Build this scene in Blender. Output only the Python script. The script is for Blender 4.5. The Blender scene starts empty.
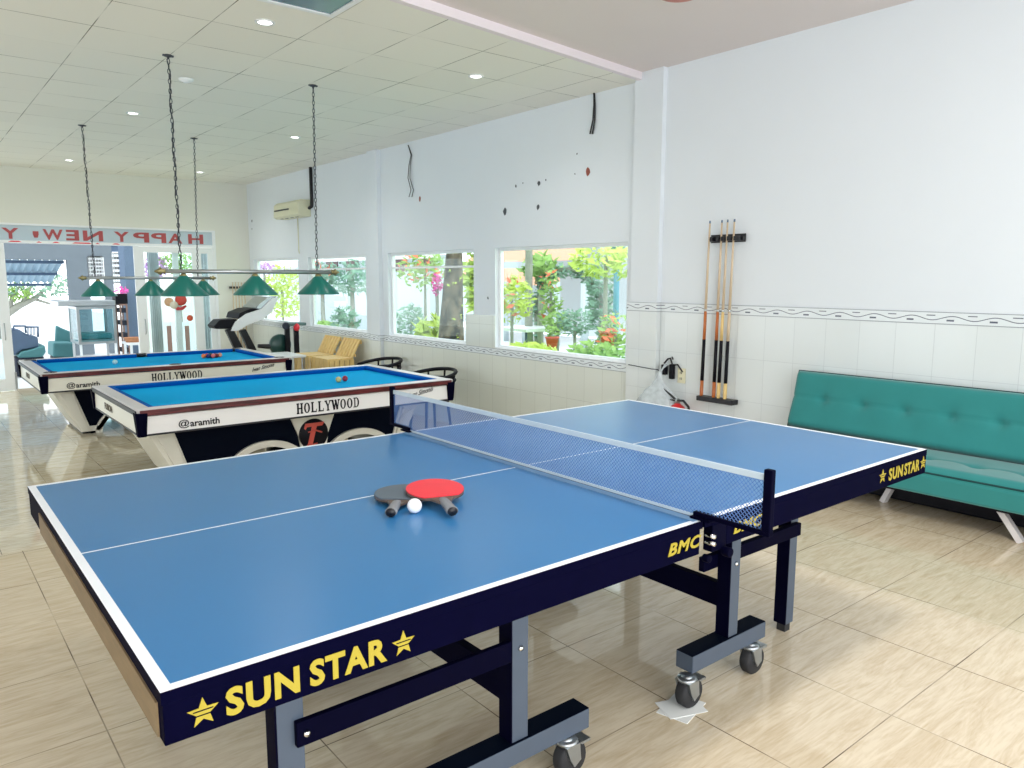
import bpy, bmesh, math, random
from math import sin, cos, pi, radians
from mathutils import Vector, Matrix

sc = bpy.context.scene
C = sc.collection
random.seed(7)

# ---------------------------------------------------------------- camera, world, light, exposure
FPX = 759.08
CAM = Vector((-0.26908, -1.20799, 1.40406))
YAW, PITCH, ROLL = 0.89149294, -0.13880786, 0.00140967
FWD = Vector((cos(PITCH) * cos(YAW), cos(PITCH) * sin(YAW), sin(PITCH)))
_r = FWD.cross(Vector((0, 0, 1))).normalized()
_u = _r.cross(FWD)
RT = cos(ROLL) * _r + sin(ROLL) * _u
UP = -sin(ROLL) * _r + cos(ROLL) * _u
cd = bpy.data.cameras.new('camera'); cam = bpy.data.objects.new('camera', cd); C.objects.link(cam)
cd.sensor_width = 36; cd.lens = FPX / 1024 * 36; cd.clip_start = 0.05; cd.clip_end = 200
cam.matrix_world = Matrix(((RT.x, UP.x, -FWD.x, CAM.x), (RT.y, UP.y, -FWD.y, CAM.y), (RT.z, UP.z, -FWD.z, CAM.z), (0, 0, 0, 1)))
sc.camera = cam

w = bpy.data.worlds.new('daylight'); sc.world = w; w.use_nodes = True
bg = w.node_tree.nodes['Background']
bg.inputs['Color'].default_value = (0.90, 0.96, 1.0, 1); bg.inputs['Strength'].default_value = 2.6

def area(name, loc, rot, sx, sy, power, col=(1, 1, 1)):
    l = bpy.data.lights.new(name, 'AREA'); l.shape = 'RECTANGLE'; l.size = sx; l.size_y = sy; l.energy = power; l.color = col
    o = bpy.data.objects.new(name, l); o.location = loc; o.rotation_euler = rot; C.objects.link(o); return o
# daylight falling in through the open street front behind the camera
area('front_daylight', (-0.7, -3.6, 1.75), (radians(90), 0, 0), 5.6, 2.7, 115, (0.95, 0.98, 1.0))
# tube-lit front half of the hall, fittings just under the painted ceiling behind the camera
area('ceiling_panel_light', (2.05, -0.3, 3.17), (0, 0, 0), 0.5, 0.3, 34, (1.0, 0.98, 0.95))

sc.view_settings.view_transform = 'Standard'
sc.view_settings.look = 'None'
sc.view_settings.gamma = 1
sc.view_settings.use_curve_mapping = False
sc.view_settings.exposure = 0.12

# ---------------------------------------------------------------- helpers
def at(u, v, ax, val):
    """Point of the plane axis=val seen at photograph position (u, v)."""
    d = RT * ((u - 512) / FPX) + UP * ((384 - v) / FPX) + FWD
    return CAM + d * ((val - CAM[ax]) / d[ax])

def lin(r, g, b):
    f = lambda c: (c / 255 / 12.92) if c / 255 <= 0.04045 else ((c / 255 + 0.055) / 1.055) ** 2.4
    return (f(r), f(g), f(b), 1)

def new_mat(name):
    m = bpy.data.materials.new(name); m.use_nodes = True
    nt = m.node_tree; return m, nt, nt.nodes['Principled BSDF']

def mat(name, col, rough=0.5, metal=0.0, var=0.06, scale=8, bump=0.0, spec=0.5, sheen=0, coat=0, stretch=(1, 1, 1)):
    m, nt, p = new_mat(name)
    N = nt.nodes; L = nt.links
    tc = N.new('ShaderNodeTexCoord'); mp = N.new('ShaderNodeMapping'); mp.inputs['Scale'].default_value = stretch
    nz = N.new('ShaderNodeTexNoise'); nz.inputs['Scale'].default_value = scale; nz.inputs['Detail'].default_value = 4
    L.new(tc.outputs['Object'], mp.inputs['Vector']); L.new(mp.outputs[0], nz.inputs['Vector'])
    mx = N.new('ShaderNodeMix'); mx.data_type = 'RGBA'
    mx.inputs['A'].default_value = tuple(max(0, c * (1 - var)) for c in col[:3]) + (1,)
    mx.inputs['B'].default_value = tuple(min(1, c * (1 + var)) for c in col[:3]) + (1,)
    if var >= 0.4:
        mr = N.new('ShaderNodeMapRange'); mr.inputs['From Min'].default_value = 0.38; mr.inputs['From Max'].default_value = 0.62
        L.new(nz.outputs['Fac'], mr.inputs['Value']); L.new(mr.outputs[0], mx.inputs['Factor'])
    else: L.new(nz.outputs['Fac'], mx.inputs['Factor'])
    L.new(mx.outputs['Result'], p.inputs['Base Color'])
    p.inputs['Roughness'].default_value = rough; p.inputs['Metallic'].default_value = metal
    p.inputs['Specular IOR Level'].default_value = spec
    if sheen: p.inputs['Sheen Weight'].default_value = sheen
    if coat: p.inputs['Coat Weight'].default_value = coat
    if bump:
        b = N.new('ShaderNodeBump'); b.inputs['Strength'].default_value = bump; b.inputs['Distance'].default_value = 0.01
        L.new(nz.outputs['Fac'], b.inputs['Height']); L.new(b.outputs[0], p.inputs['Normal'])
    return m

def emit(name, col, s):
    m, nt, p = new_mat(name)
    p.inputs['Base Color'].default_value = (1, 1, 1, 1)
    p.inputs['Emission Color'].default_value = col; p.inputs['Emission Strength'].default_value = s
    return m

def glass(name, tint=(0.95, 1, 1, 1), rough=0.0):
    m, nt, p = new_mat(name)
    N = nt.nodes; L = nt.links
    tr = N.new('ShaderNodeBsdfTransparent'); tr.inputs['Color'].default_value = tint
    gl = N.new('ShaderNodeBsdfGlossy'); gl.inputs['Roughness'].default_value = rough
    lw = N.new('ShaderNodeLayerWeight'); pw = N.new('ShaderNodeMath'); pw.operation = 'POWER'; pw.inputs[1].default_value = 5; L.new(lw.outputs['Facing'], pw.inputs[0])
    fr = N.new('ShaderNodeMath'); fr.operation = 'MULTIPLY_ADD'; fr.inputs[1].default_value = 0.8; fr.inputs[2].default_value = 0.03; L.new(pw.outputs[0], fr.inputs[0])
    mx = N.new('ShaderNodeMixShader'); L.new(fr.outputs[0], mx.inputs[0]); L.new(tr.outputs[0], mx.inputs[1]); L.new(gl.outputs[0], mx.inputs[2])
    L.new(mx.outputs[0], N['Material Output'].inputs['Surface']); N.remove(p)
    return m

class MB:
    """Collects shapes for ONE mesh object."""
    def __init__(s): s.v = []; s.f = []; s.mi = []; s.sm = []; s.M = Matrix.Identity(4); s.k = 0
    def _add(s, vs, fs, smooth=False):
        o = len(s.v); s.v += [s.M @ Vector(p) for p in vs]
        for f in fs: s.f.append([i + o for i in f]); s.mi.append(s.k); s.sm.append(smooth)
        return s
    def box(s, x0, x1, y0, y1, z0, z1):
        vs = [(x, y, z) for z in (z0, z1) for y in (y0, y1) for x in (x0, x1)]
        return s._add(vs, [(0, 2, 3, 1), (4, 5, 7, 6), (0, 1, 5, 4), (2, 6, 7, 3), (0, 4, 6, 2), (1, 3, 7, 5)])
    def bar(s, a, b, w, h, up=(0, 0, 1)):
        a = Vector(a); b = Vector(b); d = (b - a).normalized(); up = Vector(up)
        if abs(d.dot(up)) > 0.98: up = Vector((1, 0, 0))
        r = d.cross(up).normalized(); u = r.cross(d)
        vs = [p + r * sx * w / 2 + u * sz * h / 2 for p in (a, b) for sz in (-1, 1) for sx in (-1, 1)]
        return s._add(vs, [(0, 1, 3, 2), (4, 6, 7, 5), (0, 4, 5, 1), (2, 3, 7, 6), (0, 2, 6, 4), (1, 5, 7, 3)])
    def prism(s, pts, thick):
        """pts: list of 3d points of a planar outline; thick: vector"""
        n = len(pts); t = Vector(thick)
        vs = [Vector(p) for p in pts] + [Vector(p) + t for p in pts]
        fs = [list(range(n))[::-1], [n + i for i in range(n)]] + [(i, (i + 1) % n, n + (i + 1) % n, n + i) for i in range(n)]
        return s._add(vs, fs)
    def tube(s, pts, r, n=8, closed=False, caps=True):
        pts = [Vector(p) for p in pts]; m = len(pts)
        rs = r if isinstance(r, (list, tuple)) else [r] * m
        vs = []; prev = None
        for i, p in enumerate(pts):
            if closed: d = pts[(i + 1) % m] - pts[i - 1]
            else: d = pts[min(i + 1, m - 1)] - pts[max(i - 1, 0)]
            d = d.normalized() if d.length > 1e-9 else Vector((0, 0, 1))
            if prev is None:
                a = d.orthogonal().normalized()
            else:
                a = (prev - d * prev.dot(d)); a = a.normalized() if a.length > 1e-6 else d.orthogonal().normalized()
            prev = a; b = d.cross(a)
            for k in range(n):
                t = 2 * pi * k / n; vs.append(p + (a * cos(t) + b * sin(t)) * rs[i])
        fs = []
        for i in range(m if closed else m - 1):
            j = (i + 1) % m
            for k in range(n):
                fs.append((i * n + k, i * n + (k + 1) % n, j * n + (k + 1) % n, j * n + k))
        if caps and not closed:
            fs.append(tuple(range(n))[::-1]); fs.append(tuple((m - 1) * n + k for k in range(n)))
        return s._add(vs, fs, True)
    def lathe(s, prof, n=24, c=(0, 0, 0), axis=2):
        """prof: list of (r, z); around an axis through c"""
        vs = []; fs = []; m = len(prof)
        for (r, z) in prof:
            for k in range(n):
                t = 2 * pi * k / n; q = [r * cos(t), r * sin(t), z]
                if axis == 1: q = [q[0], q[2], -q[1]]
                if axis == 0: q = [q[2], q[0], q[1]]
                vs.append((q[0] + c[0], q[1] + c[1], q[2] + c[2]))
        for i in range(m - 1):
            for k in range(n): fs.append((i * n + k, i * n + (k + 1) % n, (i + 1) * n + (k + 1) % n, (i + 1) * n + k))
        if prof[0][0] > 1e-6: fs.append(tuple(range(n))[::-1])
        if prof[-1][0] > 1e-6: fs.append(tuple((m - 1) * n + k for k in range(n)))
        return s._add(vs, fs, True)
    def ball(s, c, r, n=16, sc_=(1, 1, 1)):
        m = n // 2; vs = [(c[0], c[1], c[2] + r * sc_[2])]
        for i in range(1, m):
            a = pi * i / m
            for k in range(n):
                t = 2 * pi * k / n
                vs.append((c[0] + r * sin(a) * cos(t) * sc_[0], c[1] + r * sin(a) * sin(t) * sc_[1], c[2] + r * cos(a) * sc_[2]))
        vs.append((c[0], c[1], c[2] - r * sc_[2])); fs = []
        for k in range(n): fs.append((0, 1 + k, 1 + (k + 1) % n))
        for i in range(m - 2):
            for k in range(n):
                a = 1 + i * n; fs.append((a + k, a + n + k, a + n + (k + 1) % n, a + (k + 1) % n))
        a = 1 + (m - 2) * n
        for k in range(n): fs.append((len(vs) - 1, a + (k + 1) % n, a + k))
        return s._add(vs, fs, True)
    def build(s, name, mats, parent=None, bevel=0, world=True, seg=2, solid=None):
        me = bpy.data.meshes.new(name)
        off = parent_world(parent) if (parent is not None and world) else Vector((0, 0, 0))
        me.from_pydata([v - off for v in s.v], [], s.f)
        if not isinstance(mats, (list, tuple)): mats = [mats]
        for m in mats: me.materials.append(m)
        me.polygons.foreach_set('material_index', s.mi); me.polygons.foreach_set('use_smooth', s.sm)
        me.validate()
        bm = bmesh.new(); bm.from_mesh(me); bmesh.ops.recalc_face_normals(bm, faces=bm.faces); bm.to_mesh(me); bm.free()
        o = bpy.data.objects.new(name, me); C.objects.link(o)
        if parent is not None: o.parent = parent
        if bevel:
            b = o.modifiers.new('bevel', 'BEVEL'); b.width = bevel; b.segments = seg; b.limit_method = 'ANGLE'; b.angle_limit = radians(40)
        return o

def parent_world(p):
    v = Vector((0, 0, 0))
    while p is not None: v += p.location; p = p.parent
    return v

def tag(o, label=None, cat=None, group=None, kind=None):
    if label: o['label'] = label
    if cat: o['category'] = cat
    if group: o['group'] = group
    if kind: o['kind'] = kind
    return o
def thing(name, label, cat, loc=(0, 0, 0), group=None):
    o = bpy.data.objects.new(name, None); o.empty_display_size = 0.1; o.location = loc; C.objects.link(o)
    return tag(o, label, cat, group)
def struct(name, mb, m, **k):
    o = mb.build(name, m, **k)
    if o.parent is None: o['kind'] = 'structure'
    return o
def copy_tree(o, parent=None):
    c = o.copy(); C.objects.link(c); c.parent = parent
    for ch in list(o.children): copy_tree(ch, c)
    return c

def text_mb(body, mb, origin, xdir, ydir, width, height, depth=0.002, bold=0.0, shear=0.0, mirror=False, spacing=1.0):
    """Adds lettering fitted to width x height, lower left corner at origin."""
    cu = bpy.data.curves.new('t', 'FONT'); cu.body = body; cu.size = 1; cu.offset = bold; cu.shear = shear; cu.space_character = spacing
    cu.extrude = 0.02; cu.resolution_u = 3
    to = bpy.data.objects.new('t', cu); C.objects.link(to)
    bpy.context.view_layer.update()
    me = bpy.data.meshes.new_from_object(to.evaluated_get(bpy.context.evaluated_depsgraph_get()))
    bpy.data.objects.remove(to); bpy.data.curves.remove(cu)
    xs = [v.co.x for v in me.vertices]; ys = [v.co.y for v in me.vertices]
    x0, x1, y0, y1 = min(xs), max(xs), min(ys), max(ys)
    X = Vector(xdir); Y = Vector(ydir); Z = X.cross(Y); O = Vector(origin)
    vs = []
    for v in me.vertices:
        a = (v.co.x - x0) / (x1 - x0)
        if mirror: a = 1 - a
        vs.append(O + X * a * width + Y * (v.co.y - y0) / (y1 - y0) * height + Z * (v.co.z + 0.02) / 0.04 * depth)
    mb._add(vs, [tuple(p.vertices) for p in me.polygons]); bpy.data.meshes.remove(me)
    return mb

# ---------------------------------------------------------------- materials
M = {}
M['wall'] = mat('painted_plaster', lin(228, 234, 239), 0.55, var=0.02, scale=2, bump=0.03)
M['wall_cream'] = mat('cream_painted_plaster', lin(230, 230, 220), 0.6, var=0.02, scale=2, bump=0.03)
M['pink'] = mat('pink_painted_ceiling', lin(228, 218, 216), 0.6, var=0.02, scale=2)
M['lav'] = mat('beam_paint', lin(238, 228, 232), 0.5, var=0.02)
M['white'] = mat('white_enamel', lin(240, 243, 245), 0.3, var=0.02)
M['white_frame'] = mat('white_frame_enamel', lin(243, 246, 248), 0.35, var=0.02)
M['navy'] = mat('navy_black_steel', (0.001, 0.001, 0.010, 1), 0.6, var=0.2, scale=30, spec=0.03)
M['navy_mat'] = mat('navy_board_edge', (0.001, 0.001, 0.012, 1), 0.6, var=0.2, scale=20, spec=0.02)
M['black'] = mat('black_plastic', (0.008, 0.008, 0.012, 1), 0.4, var=0.2)
M['rubber'] = mat('black_rubber', (0.015, 0.015, 0.017, 1), 0.7, var=0.2)
M['steelblue'] = mat('blue_grey_leg_paint', lin(70, 81, 96), 0.45, var=0.08, scale=14)
M['ttblue'] = mat('table_tennis_blue', lin(50, 116, 170), 0.30, var=0.04, scale=3, spec=0.45)
M['ttwhite'] = mat('white_line_paint', lin(236, 242, 248), 0.4, var=0.02)
M['yellow'] = mat('yellow_lettering', lin(166, 148, 40), 0.5, var=0.08, scale=60)
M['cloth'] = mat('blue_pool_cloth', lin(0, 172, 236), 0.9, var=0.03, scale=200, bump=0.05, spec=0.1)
M['cushion'] = mat('shaded_cushion_cloth', lin(0, 92, 176), 0.9, var=0.03, scale=200, spec=0.1)  # table cloth blue, darkened to carry the shade on the cushion faces
M['cream'] = mat('cream_cabinet_lacquer', lin(232, 228, 214), 0.3, var=0.03, scale=4)
M['creamw'] = mat('white_cabinet_lacquer', lin(240, 238, 236), 0.3, var=0.02, scale=4)
M['rail_alu'] = mat('rail_laminate', lin(214, 208, 206), 0.3, var=0.05, scale=10)
M['mahog'] = mat('mahogany_edge', lin(84, 28, 30), 0.3, var=0.5, scale=6, stretch=(1, 12, 12))
M['darkpanel'] = mat('dark_pedestal_panel', (0.001, 0.003, 0.010, 1), 0.6, var=0.2, spec=0.05)
M['cord'] = mat('net_cord', lin(92, 126, 182), 0.8, var=0.1)
M['flap'] = mat('worn_net_flap', lin(112, 150, 186), 0.7, var=0.12, scale=6)
M['tape'] = mat('net_tape', lin(190, 205, 215), 0.7, var=0.05)
M['green'] = mat('green_lamp_enamel', lin(8, 108, 98), 0.32, var=0.05)
M['chrome'] = mat('chrome', (0.75, 0.75, 0.75, 1), 0.15, 1.0, var=0.02)
M['steel'] = mat('brushed_steel', lin(170, 175, 178), 0.3, 0.9, var=0.05, stretch=(1, 1, 12))
M['brass'] = mat('old_brass', lin(150, 140, 100), 0.35, 0.8, var=0.1)
M['chain'] = mat('dark_chain_steel', lin(70, 74, 84), 0.4, 0.7, var=0.2)
M['teal'] = mat('teal_sofa_fabric', lin(48, 132, 130), 0.85, var=0.08, scale=6, bump=0.08, sheen=0.3, spec=0.2)
M['piping'] = mat('dark_teal_piping', lin(8, 60, 62), 0.8, var=0.05)
M['wood_pale'] = mat('pale_pine', lin(236, 200, 132), 0.5, var=0.25, scale=5, stretch=(8, 8, 1))
M['wood_mid'] = mat('cue_maple', lin(212, 190, 160), 0.35, var=0.1, scale=6, stretch=(6, 6, 1))
M['wood_red'] = mat('cue_rosewood', lin(186, 104, 50), 0.3, var=0.3, scale=8, stretch=(6, 6, 1))
M['red'] = mat('red_rubber', lin(224, 48, 62), 0.45, var=0.06, scale=20)
M['grey_rubber'] = mat('charcoal_racket_rubber', lin(84, 98, 110), 0.5, var=0.08, scale=30)
M['gripgrey'] = mat('grey_grip', lin(120, 124, 130), 0.5, var=0.3, scale=10, stretch=(1, 12, 1))
M['ply'] = mat('racket_plywood', lin(92, 78, 70), 0.5, var=0.1)
M['extred'] = mat('extinguisher_red', lin(206, 38, 44), 0.3, var=0.05)
M['paper'] = mat('paper', lin(225, 226, 222), 0.8, var=0.04)
M['ivory'] = mat('ivory_plastic', lin(226, 222, 190), 0.4, var=0.03)
M['acbody'] = mat('aged_ac_plastic', lin(222, 220, 190), 0.45, var=0.04)
M['vent_glass'] = mat('smoked_panel', lin(66, 108, 126), 0.15, var=0.05)
M['fanred'] = mat('terracotta_fitting', lin(200, 120, 105), 0.5, var=0.05)
M['concrete'] = mat('porch_concrete', lin(112, 122, 130), 0.8, var=0.1, scale=3)
M['postblue'] = mat('blue_grey_post', lin(98, 118, 142), 0.7, var=0.15, scale=30)
M['dark'] = mat('dark_void', lin(40, 46, 60), 0.8, var=0.1)
M['canopy'] = mat('corrugated_sheet', lin(150, 178, 196), 0.5, var=0.06)
M['seatblue'] = mat('grey_blue_upholstery', lin(84, 104, 130), 0.7, var=0.1)
M['seatteal'] = mat('teal_grey_upholstery', lin(72, 124, 128), 0.7, var=0.1)
M['bark'] = mat('pale_bark', lin(98, 84, 72), 0.9, var=0.7, scale=7, bump=0.8, stretch=(1, 1, 0.7))
M['bark2'] = mat('grey_bark', lin(150, 150, 140), 0.9, var=0.25, scale=8, bump=0.3)
M['leaf'] = mat('bright_leaf', lin(146, 182, 92), 0.6, var=0.3, scale=3)
M['leafy'] = mat('yellow_green_leaf', lin(192, 212, 92), 0.6, var=0.25, scale=3)
M['leafd'] = mat('blue_green_leaf', lin(122, 158, 134), 0.6, var=0.3, scale=3)
M['flower'] = mat('magenta_bracts', lin(232, 84, 178), 0.6, var=0.15)
M['lilac'] = mat('lilac_bracts', lin(206, 160, 214), 0.6, var=0.15)
M['orange'] = mat('orange_flower', lin(238, 120, 80), 0.6, var=0.15)
M['tile_roof'] = mat('clay_roof_tile', lin(222, 160, 132), 0.7, var=0.2, scale=20, stretch=(1, 6, 1))
M['potred'] = mat('red_clay_pot', lin(226, 96, 72), 0.6, var=0.1)
M['grass'] = mat('garden_grass', lin(150, 186, 100), 0.9, var=0.35, scale=2)
M['paving'] = mat('pale_paving', lin(205, 208, 210), 0.8, var=0.05, scale=2)
M['garden_wall'] = mat('whitewash', lin(186, 194, 198), 0.8, var=0.03)
M['glass'] = glass('window_glass')
M['glass_t'] = glass('cabinet_glass', (0.75, 0.93, 0.95, 1))
M['led'] = emit('downlight_lens', (1, 0.98, 0.95, 1), 9)
M['letter_red'] = mat('red_sticker', lin(178, 82, 84), 0.6, var=0.1)
M['banner'] = mat('pale_sticker_film', lin(196, 212, 222), 0.5, var=0.12, scale=3)
M['ink'] = mat('black_ink', (0.004, 0.004, 0.008, 1), 0.5, var=0.05, spec=0.2)
M['bag'] = None

def bag_mat():
    m, nt, p = new_mat('thin_plastic_bag')
    N = nt.nodes; L = nt.links
    tr = N.new('ShaderNodeBsdfTransparent'); p.inputs['Base Color'].default_value = lin(225, 235, 240); p.inputs['Roughness'].default_value = 0.2
    p.inputs['Subsurface Weight'].default_value = 0
    nz = N.new('ShaderNodeTexNoise'); nz.inputs['Scale'].default_value = 9
    mr = N.new('ShaderNodeMapRange'); mr.inputs['To Min'].default_value = 0.4; mr.inputs['To Max'].default_value = 0.7
    L.new(nz.outputs['Fac'], mr.inputs['Value'])
    mx = N.new('ShaderNodeMixShader'); L.new(mr.outputs[0], mx.inputs[0]); L.new(tr.outputs[0], mx.inputs[1]); L.new(p.outputs[0], mx.inputs[2])
    L.new(mx.outputs[0], N['Material Output'].inputs['Surface'])
    return m
M['bag'] = bag_mat()

def floor_mat(name, ox, oy, base1, base2, rough):
    m, nt, p = new_mat(name); N = nt.nodes; L = nt.links
    tc = N.new('ShaderNodeTexCoord')
    mp = N.new('ShaderNodeMapping'); mp.inputs['Location'].default_value = (ox, oy, 0); L.new(tc.outputs['Object'], mp.inputs['Vector'])
    br = N.new('ShaderNodeTexBrick'); br.offset = 0; br.squash = 1
    br.inputs['Scale'].default_value = 1; br.inputs['Brick Width'].default_value = 0.5; br.inputs['Row Height'].default_value = 0.5
    br.inputs['Mortar Size'].default_value = 0.0022; br.inputs['Mortar Smooth'].default_value = 0.2
    br.inputs['Color1'].default_value = (0, 0, 0, 1); br.inputs['Color2'].default_value = (1, 1, 1, 1)
    L.new(mp.outputs[0], br.inputs['Vector'])
    # per tile grain offset
    sx = N.new('ShaderNodeVectorMath'); sx.operation = 'SCALE'; sx.inputs['Scale'].default_value = 7.3; L.new(br.outputs['Color'], sx.inputs[0])
    ad = N.new('ShaderNodeVectorMath'); L.new(mp.outputs[0], ad.inputs[0]); L.new(sx.outputs[0], ad.inputs[1])
    m2 = N.new('ShaderNodeMapping'); m2.inputs['Scale'].default_value = (1.6, 9, 1); L.new(ad.outputs[0], m2.inputs['Vector'])
    nz = N.new('ShaderNodeTexNoise'); nz.inputs['Scale'].default_value = 1.6; nz.inputs['Detail'].default_value = 7; nz.inputs['Roughness'].default_value = 0.62; nz.inputs['Distortion'].default_value = 2.0
    L.new(m2.outputs[0], nz.inputs['Vector'])
    m3 = N.new('ShaderNodeMapping'); m3.inputs['Scale'].default_value = (6, 60, 1); L.new(ad.outputs[0], m3.inputs['Vector'])
    n3 = N.new('ShaderNodeTexNoise'); n3.inputs['Scale'].default_value = 2; n3.inputs['Detail'].default_value = 3; L.new(m3.outputs[0], n3.inputs['Vector'])
    av = N.new('ShaderNodeMath'); av.operation = 'MULTIPLY_ADD'; av.inputs[1].default_value = 0.5; L.new(n3.outputs['Fac'], av.inputs[0]); L.new(nz.outputs['Fac'], av.inputs[2])
    cr = N.new('ShaderNodeValToRGB'); cr.color_ramp.elements[0].position = 0.52; cr.color_ramp.elements[1].position = 0.88
    cr.color_ramp.elements[0].color = base2; cr.color_ramp.elements[1].color = base1
    L.new(av.outputs[0], cr.inputs['Fac'])
    mx = N.new('ShaderNodeMix'); mx.data_type = 'RGBA'; mx.inputs['B'].default_value = lin(108, 92, 74)
    gn = N.new('ShaderNodeTexNoise'); gn.inputs['Scale'].default_value = 2.2; L.new(mp.outputs[0], gn.inputs['Vector'])
    gr = N.new('ShaderNodeMapRange'); gr.inputs['From Min'].default_value = 0.35; gr.inputs['From Max'].default_value = 0.6; gr.inputs['To Min'].default_value = 0.15; gr.inputs['To Max'].default_value = 1.0; L.new(gn.outputs['Fac'], gr.inputs['Value'])
    gm = N.new('ShaderNodeMath'); gm.operation = 'MULTIPLY'; L.new(br.outputs['Fac'], gm.inputs[0]); L.new(gr.outputs[0], gm.inputs[1])
    L.new(gm.outputs[0], mx.inputs['Factor']); L.new(cr.outputs['Color'], mx.inputs['A']); L.new(mx.outputs['Result'], p.inputs['Base Color'])
    p.inputs['Roughness'].default_value = rough; p.inputs['Specular IOR Level'].default_value = 0.6
    return m
M['floor'] = floor_mat('wood_look_floor_tile', -0.13, 0.2, lin(218, 204, 178), lin(196, 177, 146), 0.055)
M['floor2'] = floor_mat('wood_look_floor_tile_lower', -0.13, 0.2, lin(230, 220, 196), lin(196, 176, 142), 0.05)

def grid_mat(name, axes, w, h, ox, oy, tile, line, mortar, rough, bumpy=0.0, gap_noise=False):
    m, nt, p = new_mat(name); N = nt.nodes; L = nt.links
    tc = N.new('ShaderNodeTexCoord'); sp = N.new('ShaderNodeSeparateXYZ'); cb = N.new('ShaderNodeCombineXYZ')
    L.new(tc.outputs['Object'], sp.inputs[0]); L.new(sp.outputs[axes[0]], cb.inputs[0]); L.new(sp.outputs[axes[1]], cb.inputs[1])
    mp = N.new('ShaderNodeMapping'); mp.inputs['Location'].default_value = (ox, oy, 0); L.new(cb.outputs[0], mp.inputs['Vector'])
    br = N.new('ShaderNodeTexBrick'); br.offset = 0; br.inputs['Scale'].default_value = 1; br.inputs['Brick Width'].default_value = w; br.inputs['Row Height'].default_value = h
    br.inputs['Mortar Size'].default_value = mortar; br.inputs['Mortar Smooth'].default_value = 0.3
    br.inputs['Color1'].default_value = tile; br.inputs['Color2'].default_value = tuple(c * 0.965 for c in tile[:3]) + (1,)
    L.new(mp.outputs[0], br.inputs['Vector'])
    nz = N.new('ShaderNodeTexNoise'); nz.inputs['Scale'].default_value = 1.7; nz.inputs['Detail'].default_value = 3; L.new(mp.outputs[0], nz.inputs['Vector'])
    lc = N.new('ShaderNodeMix'); lc.data_type = 'RGBA'
    lc.inputs['A'].default_value = line; lc.inputs['B'].default_value = tuple(c * 0.9 for c in tile[:3]) + (1,)
    if gap_noise:
        mr = N.new('ShaderNodeMapRange'); mr.inputs['From Min'].default_value = 0.42; mr.inputs['From Max'].default_value = 0.6; L.new(nz.outputs['Fac'], mr.inputs['Value']); L.new(mr.outputs[0], lc.inputs['Factor'])
    else: lc.inputs['Factor'].default_value = 0.3
    L.new(lc.outputs['Result'], br.inputs['Mortar'])
    L.new(br.outputs['Color'], p.inputs['Base Color']); p.inputs['Roughness'].default_value = rough
    b = N.new('ShaderNodeBump'); b.inputs['Strength'].default_value = 0.25; b.inputs['Distance'].default_value = 0.004; b.invert = True
    L.new(br.outputs['Fac'], b.inputs['Height']); L.new(b.outputs[0], p.inputs['Normal'])
    return m
M['ceil'] = grid_mat('ceiling_board_grid', (0, 1), 0.61, 0.61, -0.945, -3.68 + 0.61 * 6, lin(245, 243, 234), lin(120, 118, 104), 0.004, 0.8, gap_noise=True)
M['walltile'] = grid_mat('glazed_wall_tile', (1, 2), 0.25, 0.345, 0.086, -1.11 + 0.345 * 4, lin(226, 232, 232), lin(200, 206, 208), 0.0018, 0.12)
M['walltile2'] = grid_mat('glazed_wall_tile_cream', (1, 2), 0.25, 0.345, 0.086, -0.53 + 0.345 * 4, lin(224, 228, 220), lin(180, 182, 172), 0.0018, 0.12)

def listel_mat(zc, hh):
    m, nt, p = new_mat('wave_pattern_border_tile'); N = nt.nodes; L = nt.links
    def mth(op, a, b=None, c=None):
        n = N.new('ShaderNodeMath'); n.operation = op
        for i, x in enumerate((a, b, c)):
            if x is None: continue
            if isinstance(x, (int, float)): n.inputs[i].default_value = x
            else: L.new(x, n.inputs[i])
        return n.outputs[0]
    tc = N.new('ShaderNodeTexCoord'); sp = N.new('ShaderNodeSeparateXYZ'); L.new(tc.outputs['Object'], sp.inputs[0])
    y = sp.outputs[1]; z = mth('SUBTRACT', sp.outputs[2], zc)
    wv = mth('MULTIPLY', mth('SINE', mth('MULTIPLY', y, 2 * pi / 0.25)), 0.013)
    d = mth('ABSOLUTE', mth('SUBTRACT', z, wv)); line = mth('LESS_THAN', d, 0.0026)
    ph = mth('FRACT', mth('DIVIDE', y, 0.25))
    sq1 = mth('MULTIPLY', mth('LESS_THAN', mth('ABSOLUTE', mth('SUBTRACT', ph, 0.3)), 0.09), mth('LESS_THAN', mth('ABSOLUTE', mth('ADD', z, 0.014)), 0.0055))
    sq2 = mth('MULTIPLY', mth('LESS_THAN', mth('ABSOLUTE', mth('SUBTRACT', ph, 0.78)), 0.11), mth('LESS_THAN', mth('ABSOLUTE', mth('SUBTRACT', z, 0.017)), 0.003))
    ed = mth('GREATER_THAN', mth('ABSOLUTE', z), hh - 0.005)
    dark = mth('MINIMUM', mth('ADD', mth('ADD', line, sq1), sq2), 1.0)
    m1 = N.new('ShaderNodeMix'); m1.data_type = 'RGBA'; m1.inputs['A'].default_value = lin(226, 232, 234); m1.inputs['B'].default_value = lin(150, 156, 162); L.new(ed, m1.inputs['Factor'])
    m2 = N.new('ShaderNodeMix'); m2.data_type = 'RGBA'; L.new(dark, m2.inputs['Factor']); L.new(m1.outputs['Result'], m2.inputs['A']); m2.inputs['B'].default_value = lin(92, 98, 112)
    L.new(m2.outputs['Result'], p.inputs['Base Color']); p.inputs['Roughness'].default_value = 0.2
    return m

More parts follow.
